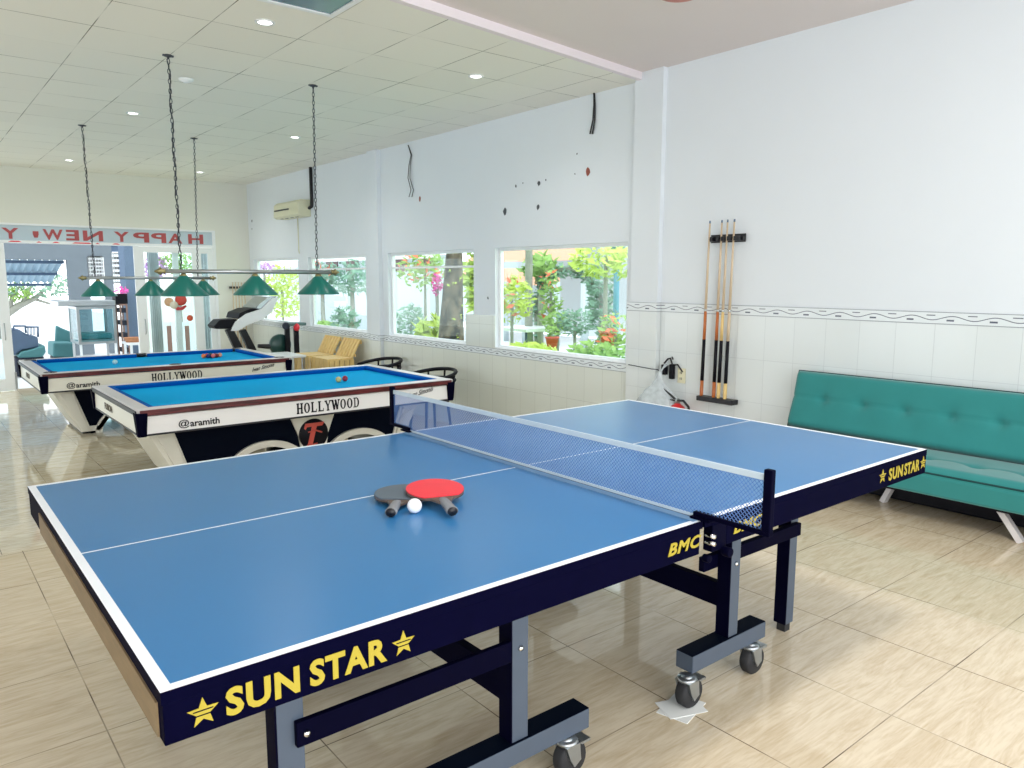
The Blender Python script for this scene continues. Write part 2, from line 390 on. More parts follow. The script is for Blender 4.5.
# ---------------------------------------------------------------- room shell
XW = 5.0; YB = 13.2; FL = -0.40; ZC = 3.12; ZP = 3.178; XL = -3.6; YF = -3.7; YS = 3.32
struct('floor', MB().box(XL, XW, YF, YS, FL - 0.1, 0), M['floor'])
struct('floor.001', MB().box(XL, XW + 0.12, YS, YB + 0.2, FL - 0.1, FL), M['floor2'])
def beam_y(x): return 3.13 + 0.1245 * (x - 2.3)
cp = MB(); cp.prism([(XL, YF, ZP), (XW, YF, ZP), (XW, beam_y(XW), ZP), (XL, beam_y(XL), ZP)], (0, 0, 0.1))
struct('ceiling', cp, M['pink'])
ct = MB(); ct.prism([(XL, beam_y(XL) + 0.05, ZC), (XW, beam_y(XW) + 0.05, ZC), (XW, YB, ZC), (XL, YB, ZC)], (0, 0, 0.18))
struct('ceiling.001', ct, M['ceil'])
bm_ = MB(); bm_.prism([(XL, beam_y(XL), ZC - 0.004), (XW, beam_y(XW), ZC - 0.004), (XW, beam_y(XW) + 0.05, ZC - 0.004), (XL, beam_y(XL) + 0.05, ZC - 0.004)], (0, 0, 0.18))
struct('trim_1', bm_, M['lav'])

WIN = [(3.63, 5.62), (6.03, 8.02), (8.65, 10.6), (10.99, 13.0)]
WZ0, WZ1 = 0.61, 1.735
wr = MB()
wr.box(XW, XW + 0.12, YF, YB + 0.2, FL, WZ0); wr.box(XW, XW + 0.12, YF, YB + 0.2, WZ1, 3.3)
ys = [YF] + [q for a in WIN for q in a] + [YB + 0.2]
for i in range(0, len(ys), 2): wr.box(XW, XW + 0.12, ys[i], ys[i + 1], WZ0, WZ1)
wr.box(XW - 0.05, XW, 3.22, 3.54, 0, ZC + 0.08)          # pillar at the step
wr.box(XW - 0.06, XW, 8.17, 8.44, FL, ZC)                # pillar between the windows
wall_r = struct('wall_right', wr, M['wall'])
wl_ = MB().box(XL - 0.2, XL, YF, 3.6, FL, 3.3).box(XL - 0.2, XL, 3.6, YB + 0.2, FL, 0.0).box(XL - 0.2, XL, 3.6, YB + 0.2, 2.5, 3.3)
for yy in (3.6, 5.9, 8.2, 10.5, 12.8): wl_.box(XL - 0.2, XL, yy, yy + 0.3, 0.0, 2.5)  # unseen openings added between these piers to let sky light reach the billiard area
struct('wall_left', wl_, M['wall'])
struct('floor.004', MB().box(-20, XL - 0.2, -3, 16, FL - 0.12, FL - 0.02), M['paving'])
# back wall with the entrance opening
DX0, DX1, DZ = -1.6, 4.38, 2.25
wb = MB(); wb.box(XL, DX0, YB, YB + 0.2, FL, 3.3).box(DX1, XW, YB, YB + 0.2, FL, 3.3).box(DX0, DX1, YB, YB + 0.2, DZ, 3.3)
struct('wall_back', wb, M['wall_cream'])

# glazed dado and patterned border tiles
d1 = MB(); d1.box(XW - 0.008, XW, YF, 3.21, 0, 1.11); d1.box(XW - 0.058, XW - 0.001, 3.215, 3.565, 0, 1.11)
struct('trim_2', d1, M['walltile'])
L1 = listel_mat(1.15, 0.04); L2 = listel_mat(0.57, 0.04)
d3 = MB(); d3.box(XW - 0.01, XW, YF, 3.212, 1.11, 1.19); d3.box(XW - 0.06, XW - 0.001, 3.213, 3.568, 1.11, 1.19)
struct('trim_3', d3, L1)
d2 = MB(); d2.box(XW - 0.008, XW, 3.56, 8.16, FL, 0.53); d2.box(XW - 0.008, XW, 8.45, YB, FL, 0.53); d2.box(XW - 0.068, XW - 0.06, 8.16, 8.45, FL, 0.53)
d2.box(XW - 0.008, XW, 5.62, 6.19, 0.61, 0.98)
struct('trim_4', d2, M['walltile2'])
d4 = MB(); d4.box(XW - 0.01, XW, 3.57, 8.16, 0.53, 0.61); d4.box(XW - 0.01, XW, 8.45, YB, 0.53, 0.61); d4.box(XW - 0.07, XW, 8.155, 8.455, 0.53, 0.61)
struct('trim_5', d4, L2)
# chipped plaster and drill holes
def chip(u, v, r, mt, inner=None):
    q = at(u, v, 0, XW); rr = random.Random(int(u * 7 + v)); n = 9
    pts = [(XW - 0.003, q.y + r * (0.6 + 0.6 * rr.random()) * cos(2 * pi * k / n), q.z + 1.4 * r * (0.6 + 0.6 * rr.random()) * sin(2 * pi * k / n)) for k in range(n)]
    mb = MB(); mb.prism(pts, (0.003, 0, 0)); o = mb.build('chipped_plaster', mt, wall_r)
M['chipd'] = mat('bare_dark_plaster', lin(84, 88, 92), 0.9, var=0.2)
M['chipb'] = mat('bare_brick', lin(150, 84, 70), 0.9, var=0.2)
for (u, v, r, mt) in [(588, 171, 0.03, 'chipb'), (539, 183, 0.022, 'chipd'), (505, 211, 0.03, 'chipd'), (538, 207, 0.022, 'chipd'), (420, 199, 0.022, 'chipb'), (516, 186, 0.012, 'chipd'),
                      (577, 154, 0.007, 'chipd'), (575, 174, 0.006, 'chipd'), (546, 180, 0.008, 'chipd'), (523, 183, 0.007, 'chipd'), (646, 180, 0.007, 'chipd'), (488, 298, 0.012, 'chipd'), (252, 221, 0.02, 'chipd'), (252, 229, 0.012, 'chipd')]:
    chip(u, v, r, M[mt])

# windows: white frame, fixed pane
for i, (a, b) in enumerate(WIN):
    root = bpy.data.objects.new('window_%d' % (i + 1), None); root.location = (XW + 0.07, (a + b) / 2, WZ0); C.objects.link(root); root['kind'] = 'structure'
    t = 0.035; f = MB()
    x0, x1 = XW + 0.05, XW + 0.09
    f.box(x0, x1, a, a + t, WZ0, WZ1).box(x0, x1, b - t, b, WZ0, WZ1).box(x0, x1, a + t, b - t, WZ0, WZ0 + t).box(x0, x1, a + t, b - t, WZ1 - t, WZ1)
    f.build('window_frame', M['white_frame'], root)
    if i >= 1:
        g = MB().box(x0, x1, a + t, b - t, WZ1 - 0.21, WZ1 - 0.185); g.build('glazing_bar', M['white_frame'], root)
    MB().box(XW + 0.069, XW + 0.071, a + t, b - t, WZ0 + t, WZ1 - t).build('window_pane', M['glass'], root)
    MB().box(XW, XW + 0.05, a, b, WZ0, WZ0 + 0.012).build('window_sill', M['white'], root)

# entrance: white framed glass door set under a lettered transom
dr = bpy.data.objects.new('door_1', None); dr.location = (2.2, YB, FL); C.objects.link(dr); dr['kind'] = 'structure'
TZ = 1.985
f = MB(); y0, y1 = YB + 0.0, YB + 0.08
f.box(DX0, DX1, y0, y1, DZ - 0.03, DZ).box(DX0, DX1, y0 - 0.01, y1, TZ - 0.045, TZ).box(DX1 - 0.05, DX1, y0, y1, FL, DZ - 0.03).box(DX0, DX0 + 0.05, y0, y1, FL, DZ - 0.03)
f.build('door_frame', M['white_frame'], dr, bevel=0.003)
MB().box(DX0 + 0.05, DX1 - 0.05, YB + 0.04, YB + 0.05, TZ, DZ - 0.03).build('transom_pane', M['banner'], dr)
lt = MB()
for ch, u0, u1 in [('H', 188, 203), ('A', 168, 182), ('P', 151, 166), ('P', 133, 149), ('Y', 114, 129), ('N', 83, 103), ('E', 66, 79), ('W', 43, 63), ('Y', 2, 19)]:
    a = at(u0, 236, 1, YB + 0.035).x; b = at(u1, 236, 1, YB + 0.035).x
    text_mb(ch, lt, (a, YB + 0.037, TZ + 0.02), (1, 0, 0), (0, 0, 1), b - a, 0.17, 0.003, bold=0.03, mirror=True)
for u0 in (33,):
    a = at(u0, 236, 1, YB + 0.035).x
    text_mb("'", lt, (a, YB + 0.037, TZ + 0.05), (1, 0, 0), (0, 0, 1), 0.08, 0.1, 0.003, bold=0.03)
lt.build('mirrored_lettering', M['letter_red'], dr)['label'] = 'red HAPPY NEW YEAR lettering seen from behind'
rb = MB()
for (a, b) in [(8, 22), (36, 42), (52, 60), (72, 92), (95, 100), (112, 120)]:
    xa = at(a, 242, 1, YB - 0.012).x; xb = at(b, 242, 1, YB - 0.012).x
    rb.prism([(xa, YB - 0.012, TZ - 0.03), (xb, YB - 0.012, TZ - 0.03), (xb - 0.04, YB - 0.012, TZ - 0.01), (xa + 0.04, YB - 0.012, TZ - 0.01)], (0, 0.002, 0))
rb.build('red_garland', mat('garland_red', lin(226, 70, 84), 0.6), dr)
def leaf(x0, x1, yy, hx, stile=0.1, glassy=True):
    g = MB(); g.box(x0, x0 + stile, yy, yy + 0.04, FL + 0.01, TZ - 0.05).box(x1 - stile, x1, yy, yy + 0.04, FL + 0.01, TZ - 0.05)
    g.box(x0 + stile, x1 - stile, yy, yy + 0.04, FL + 0.01, FL + 0.2).box(x0 + stile, x1 - stile, yy, yy + 0.04, TZ - 0.15, TZ - 0.05)
    d = g.build('door_leaf', M['white_frame'], dr, bevel=0.003)
    MB().box(x0 + stile, x1 - stile, yy + 0.015, yy + 0.023, FL + 0.2, TZ - 0.15).build('door_pane', M['glass'], d)
    h = MB().tube([(hx, yy, 0.42), (hx, yy - 0.04, 0.44), (hx, yy - 0.04, 0.66), (hx, yy, 0.68)], 0.009, 6)
    h.build('door_handle', M['steel'], d)
leaf(DX0 + 0.05, -0.1, YB + 0.02, -0.16)
leaf(-0.1, 1.12, YB - 0.03, 1.03, 0.14)
leaf(2.98, 4.1, YB - 0.03, 3.09, 0.16)
leaf(3.62, 4.33, YB + 0.02, 4.2, 0.1)
MB().box(1.11, 1.14, YB - 0.05, YB - 0.03, FL + 0.03, FL + 0.3).build('door_bolt', M['steel'], dr)

# ---------------------------------------------------------------- table tennis table
T = thing('table_tennis_table', 'blue table tennis table with navy apron and yellow lettering, nearest the camera', 'table', (1.37, 0.7625, 0))
ZT = 0.76
def half(x0, x1, outer):
    t = MB(); t.k = 1; t.box(x0, x1, 0, 1.525, ZT - 0.022, ZT - 0.0008)
    # painted top: blue field and white lines as faces of the same board
    lw = 0.02; xs = [x0, x0 + lw, x1] if outer < 0 else [x0, x1 - lw, x1]
    ysl = [0, lw, 0.7595, 0.7655, 1.525 - lw, 1.525]
    for i in range(2):
        for j in range(5):
            edge = (outer < 0 and i == 0) or (outer > 0 and i == 1) or j in (0, 2, 4)
            t.k = 2 if edge else 0
            t._add([(xs[i], ysl[j], ZT), (xs[i + 1], ysl[j], ZT), (xs[i + 1], ysl[j + 1], ZT), (xs[i], ysl[j + 1], ZT)], [(0, 1, 2, 3)])
    t.k = 1
    t._add([(x0, 0, ZT - 0.0008), (x1, 0, ZT - 0.0008), (x1, 0, ZT), (x0, 0, ZT)], [(0, 1, 2, 3)])
    t.build('tabletop', [M['ttblue'], M['navy_mat'], M['ttwhite']], T)
half(0, 1.366, -1); half(1.374, 2.74, 1)
APZ = 0.668
ap = MB().box(0.002, 1.355, 0.0, 0.022, APZ, ZT - 0.022).box(0.002, 1.355, 1.503, 1.525, APZ, ZT - 0.022).box(0.002, 0.024, 0.022, 1.503, APZ, ZT - 0.022).box(1.335, 1.355, 0.022, 1.503, APZ + 0.03, ZT - 0.022)
ap.build('apron', M['navy_mat'], T, bevel=0.002)
ap = MB().box(1.475, 2.738, 0.0, 0.022, APZ, ZT - 0.022).box(1.475, 2.738, 1.503, 1.525, APZ, ZT - 0.022).box(2.716, 2.738, 0.022, 1.503, APZ, ZT - 0.022).box(1.475, 1.495, 0.022, 1.503, APZ + 0.03, ZT - 0.022)
ap.build('apron', M['navy_mat'], T, bevel=0.002)
wm = MB().box(-0.0015, 0.002, 0.03, 1.30, APZ + 0.003, ZT - 0.03)
wm.build('worn_edge_board', mat('bare_chipboard_edge', lin(128, 108, 78), 0.6, var=0.35, scale=12, stretch=(1, 1, 5)), T)['label'] = 'bare brown end edge where paint has worn off'
def word(parts, label):
    tx = MB()
    for (b_, x_, z_, w_, h_, bo, sh) in parts: text_mb(b_, tx, (x_, -0.0015, z_), (1, 0, 0), (0, 0, 1), w_, h_, 0.0015, bold=bo, shear=sh, spacing=1.1)
    tx.build('lettering', M['yellow'], T)['label'] = label
word([('SUN', 0.098, 0.682, 0.128, 0.05, 0.038, 0), ('STAR', 0.245, 0.682, 0.155, 0.05, 0.038, 0)], 'large yellow SUN STAR lettering at the near corner')
word([('SUN', 2.432, 0.688, 0.107, 0.045, 0.03, 0), ('STAR', 2.552, 0.688, 0.125, 0.045, 0.03, 0)], 'small yellow SUN STAR lettering at the far corner')
word([('BMC', 1.222, 0.692, 0.135, 0.034, 0.03, 0.25)], 'slanted yellow BMC lettering left of the net')
word([('BMC', 1.505, 0.692, 0.14, 0.034, 0.03, 0.25)], 'slanted yellow BMC lettering right of the net')
for (cx, cz) in [(0.062, 0.705), (0.437, 0.705), (2.388, 0.712), (2.712, 0.712)]:
    pts = []
    for k in range(10):
        a = pi / 2 + k * pi / 5; q = 0.026 if k % 2 == 0 else 0.011
        pts.append((cx + q * cos(a), -0.0015, cz + q * sin(a)))
    so_ = MB().prism(pts, (0, 0.0015, 0)).build('star', M['yellow'], T)
    tl = MB()
    tl.box(cx - 0.016, cx + 0.016, -0.0022, -0.0014, cz - 0.0049, cz - 0.0031); tl.box(cx - 0.016, cx + 0.016, -0.0022, -0.0014, cz + 0.0031, cz + 0.0049)
    tl.build('star_bands', M['navy_mat'], so_)

YA, YC_ = 0.275, 1.25
def legpost(x0, x1, yc, z0, z1, name='leg', foot=True, boltz=None):
    o = MB(); d = 0.026
    o.box(x0, x1, yc - d, yc + d, z0, z1)
    # steel-blue post; navy sheet puts shade on the side turned from the light
    p = o.build(name, M['steelblue'], T, bevel=0.002)
    MB().box(x0 - 0.004, x0, yc - d, yc + d, z0, z1).build('leg_shade_face', M['navy'], p, world=True)
    if foot: MB().box(x0 + 0.008, x1 - 0.008, yc - d + 0.008, yc + d - 0.008, 0, z0).build('leg_foot', M['rubber'], p)
    if boltz:
        for bz in boltz: MB().lathe([(0, -0.008), (0.007, -0.006), (0.009, 0)], 10, ((x0 + x1) / 2, yc - d, bz), axis=1).build('bolt', M['chrome'], p)
for yc in (YA, YC_):
    legpost(0.275, 0.335, yc, 0.03, ZT - 0.03)
    legpost(2.38, 2.432, yc + (0.085 if yc < 1 else -0.085), 0.035, ZT - 0.03)
    for (x0, x1, b0, b1) in [(0.91, 0.965, 0.62, 1.19), (1.870, 1.922, 1.665, 2.085)]:
        legpost(x0, x1, yc, 0.172, ZT - 0.03, 'upright', foot=False, boltz=(0.435,))
        MB().box(b0, b1, yc - 0.035, yc + 0.035, 0.113, 0.172).build('foot_beam', M['steelblue'], T, bevel=0.003)
        MB().box(b0, b1, yc - 0.033, yc + 0.033, 0.172, 0.1735).build('foot_beam_cap', M['darkpanel'], T)
        for cx in (b0 - 0.022, b1 - 0.085):
            c = MB(); r = 0.052; c.M = Matrix.Translation((0, -0.03 if yc < 1 else 0.03, 0))
            c.lathe([(0.016, 0.10), (0.02, 0.113)], 12, (cx, yc, 0)); c.lathe([(0.03, 0.098), (0.034, 0.105), (0.03, 0.112)], 14, (cx, yc, 0))
            c.prism([(cx - 0.025, yc - 0.03, 0.102), (cx + 0.025, yc - 0.03, 0.102), (cx + 0.03, yc - 0.03, 0.05), (cx + 0.005, yc - 0.03, 0.035), (cx - 0.01, yc - 0.03, 0.06)], (0, 0.008, 0))
            c.prism([(cx - 0.025, yc + 0.022, 0.102), (cx + 0.025, yc + 0.022, 0.102), (cx + 0.03, yc + 0.022, 0.05), (cx + 0.005, yc + 0.022, 0.035), (cx - 0.01, yc + 0.022, 0.06)], (0, 0.008, 0))
            c.box(cx + 0.02, cx + 0.075, yc - 0.02, yc + 0.02, 0.085, 0.093)
            co = c.build('caster', M['steel'], T)
            zc_ = r + (0.004 if (cx < 1.70 and cx > 1.55 and yc < 1) else 0)
            wm_ = MB(); wm_.M = c.M
            wm_.lathe([(0.02, -0.021), (r - 0.006, -0.02), (r, -0.013), (r, 0.013), (r - 0.006, 0.02), (0.02, 0.021)], 24, (cx + 0.012, yc, zc_), axis=1).build('wheel', M['rubber'], co)
    ry = (yc - 0.042, yc - 0.026) if yc < 1 else (yc + 0.026, yc + 0.042)
    rl = MB().box(0.312, 0.895, ry[0], ry[1], 0.415, 0.472).build('side_rail', M['navy'], T, bevel=0.002)
    if yc < 1: MB().lathe([(0, -0.008), (0.007, -0.006), (0.009, 0)], 10, (0.333, ry[0], 0.443), axis=1).build('bolt', M['chrome'], rl)
    MB().box(1.79, 2.40, yc + 0.027 if yc < 1 else yc - 0.05, yc + 0.05 if yc < 1 else yc - 0.027, 0.412, 0.462).build('side_rail', M['navy'], T, bevel=0.002)
for x in (0.92, 1.88):
    MB().box(x, x + 0.03, YA + 0.03, YC_ - 0.03, 0.265, 0.35).build('cross_rail', M['navy'], T, bevel=0.002)
for xx in (0.60, 2.1): MB().bar((xx, 0.022, 0.71), (xx, 1.503, 0.71), 0.03, 0.04).build('under_frame', M['navy'], T)
# hinge block and lock under the net bracket
hb = MB().box(1.41, 1.474, 0.0, 0.03, 0.66, 0.737)
hb.lathe([(0.014, -0.012), (0.014, 0.012)], 12, (1.46, -0.015, 0.655), axis=1); hb.lathe([(0.011, -0.02), (0.011, 0.0)], 12, (1.375, 0.0, 0.655), axis=1)
hb.build('hinge_block', M['navy'], T, bevel=0.002)
MB().lathe([(0.006, -0.03), (0.006, 0.0)], 8, (1.388, 0.005, 0.715), axis=1).lathe([(0.006, -0.03), (0.006, 0.0)], 8, (1.388, 0.005, 0.695), axis=1).build('hinge_pin', M['chrome'], T)

# net
NX = 1.37; NT = 0.922
N_ = thing('table_tennis_net', 'blue-grey table tennis net stretched across the blue table between two navy posts', 'net', (NX, 0.7625, ZT))
Y0n, Y1n = -0.178, 1.635
nm = MB(); step = 0.0125; z0, z1 = ZT + 0.008, NT - 0.012; hgt = z1 - z0; th = 0.0007
k = Y0n - hgt
while k < Y1n:
    for s in (1, -1):
        a, b = (k, z0), (k + hgt, z1)
        if s < 0: a, b = (k, z1), (k + hgt, z0)
        (ya, za), (yb, zb) = a, b
        if ya < Y0n: t = (Y0n - ya) / (yb - ya); za += (zb - za) * t; ya = Y0n
        if yb > Y1n: t = (Y1n - ya) / (yb - ya); zb = za + (zb - za) * t; yb = Y1n
        if yb - ya > 0.002: nm.bar((NX, ya, za), (NX, yb, zb), th * 2, th * 2, up=(1, 0, 0))
    k += step
nm.build('net_mesh', M['cord'], N_)
MB().box(NX - 0.003, NX + 0.003, Y0n, Y1n, NT - 0.014, NT + 0.002).build('net_tape', M['tape'], N_)
MB().box(NX - 0.002, NX + 0.002, 0.0, 1.525, ZT + 0.002, ZT + 0.010).build('net_tape', M['tape'], N_)
MB().box(NX - 0.034, NX - 0.004, 0.01, 1.51, ZT + 0.0004, ZT + 0.0016).build('net_flap', M['flap'], N_)
for s, yp in ((1, Y0n), (-1, Y1n)):
    MB().box(NX - 0.009, NX + 0.009, *sorted((yp - s * 0.024, yp)), ZT + 0.012, NT + 0.016).build('net_post', M['navy'], N_, bevel=0.003)
    ye = 0.045 if s > 0 else 1.48
    b = MB(); ya, yb = (-0.03, 0.035) if s > 0 else (1.49, 1.555); b.box(NX - 0.018, NX + 0.018, ya, yb, ZT + 0.001, ZT + 0.008)
    ya, yb = sorted((yp - s * 0.024, 0.03 if s > 0 else 1.50)); b.box(NX - 0.010, NX + 0.010, ya, yb, ZT + 0.008, ZT + 0.02)
    b.build('net_clamp', M['navy'], N_, bevel=0.002)

# rackets and ball
def racket(name, label, hx, hy, gx, gy, z, rub, tilt=0.0, dz=0, S=1.0):
    d = Vector((gx - hx, gy - hy)); ang = math.atan2(d.y, d.x)
    r = thing(name, label, 'racket', (hx, hy, z), 'rackets lying on the blue table'); r.rotation_euler = (0, tilt, ang); r.scale = (S, S, 1)
    out = [(0.075 * cos(t) , 0.073 * sin(t)) for t in [2 * pi * k / 40 for k in range(40)]]
    mb = MB()
    pts = []
    for k in range(41):
        t = radians(22) + (2 * pi - radians(44)) * k / 40; pts.append((0.078 * cos(t), 0.075 * sin(t), 0.003))
    pts += [(0.10, -0.014, 0.003), (0.10, 0.014, 0.003)]
    mb.prism(pts, (0, 0, 0.006)); mb.build('blade', M['ply'], r, world=False)
    pr = [(0.0775 * cos(t), 0.0745 * sin(t)) for t in [radians(36) + (2 * pi - radians(72)) * k / 40 for k in range(41)]]
    MB().prism([(x, y, 0.009) for x, y in pr], (0, 0, 0.003)).build('rubber_sheet', rub, r, world=False)
    MB().prism([(x, y, 0.0) for x, y in pr], (0, 0, 0.003)).build('rubber_sheet', M['rubber'], r, world=False)
    h = MB(); prof = [(0.072, 0.010, 0.006), (0.085, 0.0125, 0.010), (0.11, 0.013, 0.0115), (0.14, 0.0135, 0.0115), (0.158, 0.016, 0.012), (0.163, 0.015, 0.011)]
    vs = []; n = 12
    for (x, wy, wz) in prof:
        for q in range(n): a = 2 * pi * q / n; vs.append((x, wy * cos(a), 0.006 + dz + wz * sin(a)))
    fs = [(i * n + q, i * n + (q + 1) % n, (i + 1) * n + (q + 1) % n, (i + 1) * n + q) for i in range(len(prof) - 1) for q in range(n)] + [tuple(range(n))[::-1], tuple((len(prof) - 1) * n + q for q in range(n))]
    h._add(vs, fs, True)
    hd = h.build('handle', M['gripgrey'], r, world=False)
    MB().lathe([(0.0125, 0), (0.0125, 0.002)], 14, (0.163, 0, 0.006), axis=0).build('handle_end', M['black'], hd, world=False)
racket('racket', 'charcoal faced racket lying flat under the edge of the red one', 0.84, 0.675, 0.722, 0.54, ZT + 0.010, M['grey_rubber'], S=1.1)
racket('racket', 'red faced racket resting on the charcoal racket', 0.91, 0.61, 0.85, 0.43, ZT + 0.024, M['red'], tilt=0.055, S=1.13)
tag(MB().ball((0.797, 0.540, ZT + 0.0205), 0.0205, 24).build('table_tennis_ball', mat('celluloid', lin(245, 246, 250), 0.3, var=0.01)), 'white ball lying between the two racket handles', 'ball')
# paper under the caster
def sheet(ang, z, label, s=0.15, dx=0, dy=0):
    ca, sa = cos(ang), sin(ang); cx, cy = 1.632 + dx, 0.255 + dy
    pts = [(cx + ca * a - sa * b, cy + sa * a + ca * b, z) for a, b in ((-s / 2, -s * 0.36), (s / 2, -s * 0.36), (s / 2, s * 0.36), (-s / 2, s * 0.36))]
    return tag(MB().prism(pts, (0, 0, 0.0018)).build('paper_sheet', M['paper']), label, 'paper')
sheet(0.25, 0.0001, 'lower sheet of the white paper wedged under the caster by the net')
sheet(-0.35, 0.0020, 'upper sheet of the white paper wedged under the caster by the net', 0.14, 0.0, 0.0)

# ---------------------------------------------------------------- billiard tables
def rect_ring(mb, x0, x1, y0, y1, wx, wy, z0, z1):
    mb.box(x0, x1, y0, y0 + wy, z0, z1).box(x0, x1, y1 - wy, y1, z0, z1).box(x0, x0 + wx, y0 + wy, y1 - wy, z0, z1).box(x1 - wx, x1, y0 + wy, y1 - wy, z0, z1)
def pool(label, X0, Y0, X1, Y1, pockets, white, hw_x, ar_x, si_x, kx, c1x, c2x):
    zs = 0.38
    P = thing('billiard_table', label, 'table', ((X0 + X1) / 2, (Y0 + Y1) / 2, FL), 'billiard tables')
    mb = MB().box(X0 + 0.1, X1 - 0.1, Y0 + 0.1, Y1 - 0.1, zs - 0.09, zs - 0.045); mb.build('cloth_bed', M['cloth'], P)
    rw = 0.11
    r = MB(); rect_ring(r, X0 + 0.012, X1 - 0.012, Y0 + 0.012, Y1 - 0.012, rw, rw, zs - 0.03, zs); r.build('rail_top', M['rail_alu'], P, bevel=0.004)
    for yy in (Y0, Y1 - 0.012): MB().box(X0 + 0.03, X1 - 0.03, yy, yy + 0.012, zs - 0.053, zs - 0.006).build('rail_edge', M['mahog'], P, bevel=0.005)
    for xx in (X0, X1 - 0.012): MB().box(xx, xx + 0.012, Y0 + 0.03, Y1 - 0.03, zs - 0.05, zs - 0.012).build('rail_end_edge', M['black'], P, bevel=0.004)
    # cushions: sloping nose profile
    def cush(a, b, nrm):
        a = Vector(a); b = Vector(b); n = Vector(nrm); mbc = MB()
        d = (b - a)
        prof = [a, a + Vector((0, 0, -0.05)), a + n * 0.03 + Vector((0, 0, -0.045)), a + n * 0.05 + Vector((0, 0, -0.012)), a + n * 0.045 + Vector((0, 0, -0.004))]
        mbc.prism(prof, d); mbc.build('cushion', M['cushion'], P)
    xi0, xi1, yi0, yi1 = X0 + 0.012 + rw, X1 - 0.012 - rw, Y0 + 0.012 + rw, Y1 - 0.012 - rw; zt = zs - 0.001
    g = 0.07 if pockets else 0.0
    xm = (X0 + X1) / 2
    segs = [(xi0 + g, xm - g), (xm + g, xi1 - g)] if pockets else [(xi0, xi1)]
    for (a, b) in segs:
        cush((a, yi0, zt), (b, yi0, zt), (0, 1, 0)); cush((a, yi1, zt), (b, yi1, zt), (0, -1, 0))
    cush((xi0, yi0 + g, zt), (xi0, yi1 - g, zt), (1, 0, 0)); cush((xi1, yi0 + g, zt), (xi1, yi1 - g, zt), (-1, 0, 0))
    if pockets:
        for px, py in [(xi0, yi0), (xm, yi0 - 0.02), (xi1, yi0), (xi0, yi1), (xm, yi1 + 0.02), (xi1, yi1)]:
            MB().lathe([(0.0, -0.04), (0.062, -0.04), (0.066, 0.004), (0.045, 0.004), (0.04, -0.03), (0, -0.03)], 16, (px, py, zs)).build('pocket', M['black'], P)
    # cabinet
    cm = M['creamw'] if white else M['cream']
    ins = 0.02
    for yy in (Y0 + ins, Y1 - ins - 0.03): MB().box(X0 + ins + 0.03, X1 - ins - 0.03, yy, yy + 0.03, zs - 0.2, zs - 0.06).build('side_board', cm, P)
    for xx in (X0 + ins, X1 - ins - 0.03): MB().box(xx, xx + 0.03, Y0 + ins + 0.03, Y1 - ins - 0.03, zs - 0.2, zs - 0.05).build('end_board', M['cream'], P)
    b = MB(); rect_ring(b, X0 + ins - 0.004, X1 - ins + 0.004, Y0 + ins - 0.004, Y1 - ins + 0.004, 0.05, 0.05, zs - 0.215, zs - 0.2); b.build('lower_trim', M['black'], P)
    MB().box(X0 + 0.07, X1 - 0.07, Y0 + 0.07, Y1 - 0.07, zs - 0.2, zs - 0.1).build('slate_frame', M['darkpanel'], P)
    for cx in (X0, X1):
        for cy in (Y0, Y1):
            x0c, x1c = (cx - 0.006, cx + 0.085) if cx == X0 else (cx - 0.085, cx + 0.006)
            y0c, y1c = (cy - 0.006, cy + 0.085) if cy == Y0 else (cy - 0.085, cy + 0.006)
            o = MB(); tp = 0.02; sx = 1 if cx == X0 else -1; sy = 1 if cy == Y0 else -1
            zt_, zb = zs + 0.001, zs - 0.22
            top = [(x0c, y0c, zt_ - 0.025), (x1c, y0c, zt_ - 0.025), (x1c, y1c, zt_ - 0.025), (x0c, y1c, zt_ - 0.025)]
            bot = [(x0c + 0.015, y0c + 0.015, zb), (x1c - 0.012, y0c + 0.015, zb), (x1c - 0.012, y1c - 0.015, zb), (x0c + 0.015, y1c - 0.015, zb)]
            top2 = [(p[0] + (0.008 if p[0] == x0c else -0.008), p[1] + (0.008 if p[1] == y0c else -0.008), zt_ - 0.001) for p in top]
            # L-shaped cap only at the outside: keep below the rail top
            top2 = [(p[0], p[1], zs - 0.028) for p in top]
            o._add(bot + top2, [(0, 3, 2, 1), (4, 5, 6, 7), (0, 1, 5, 4), (1, 2, 6, 5), (2, 3, 7, 6), (3, 0, 4, 7)])
            o.build('corner_casting', M['navy'], P, bevel=0.006)
    # pedestal: dark centre panel with two arched openings, flared cream end legs
    yb0, yb1 = Y0 + 0.45, Y1 - 0.45; zb = zs - 0.215
    for yy in (yb0, yb1 - 0.05):
        ftop = []; n = 18; c1, c2, hw, hh = xm - 0.34, xm + 0.60, 0.40, 0.31
        c1, c2 = c1x, c2x
        pts = [(X0 + 0.36, yy, zb), (X0 + 0.52, yy, FL)]
        for cc in (c1, c2):
            for q in range(n + 1):
                a = pi - pi * q / n; pts.append((cc + hw * cos(a), yy, FL + hh * sin(a)))
        pts += [(X1 - 0.52, yy, FL), (X1 - 0.36, yy, zb)]
        MB().prism(pts, (0, 0.05, 0)).build('pedestal_panel', M['darkpanel'], P)
        front = -1 if yy == yb0 else 1
        for cc in (c1, c2):
            ring = [(cc + hw * cos(pi - pi * q / 24), yy, FL + hh * sin(pi - pi * q / 24)) for q in range(25)] + [(cc + (hw - 0.07) * cos(pi * q / 24), yy, FL + (hh - 0.06) * sin(pi * q / 24)) for q in range(25)]
            ya = -0.03 if front < 0 else 0.05
            MB().prism([(p[0], p[1] + ya, p[2]) for p in ring], (0, 0.03, 0)).build('arch_moulding', M['cream'], P)
        ky = yy - 0.022 if front < 0 else yy + 0.05
        xk = kx
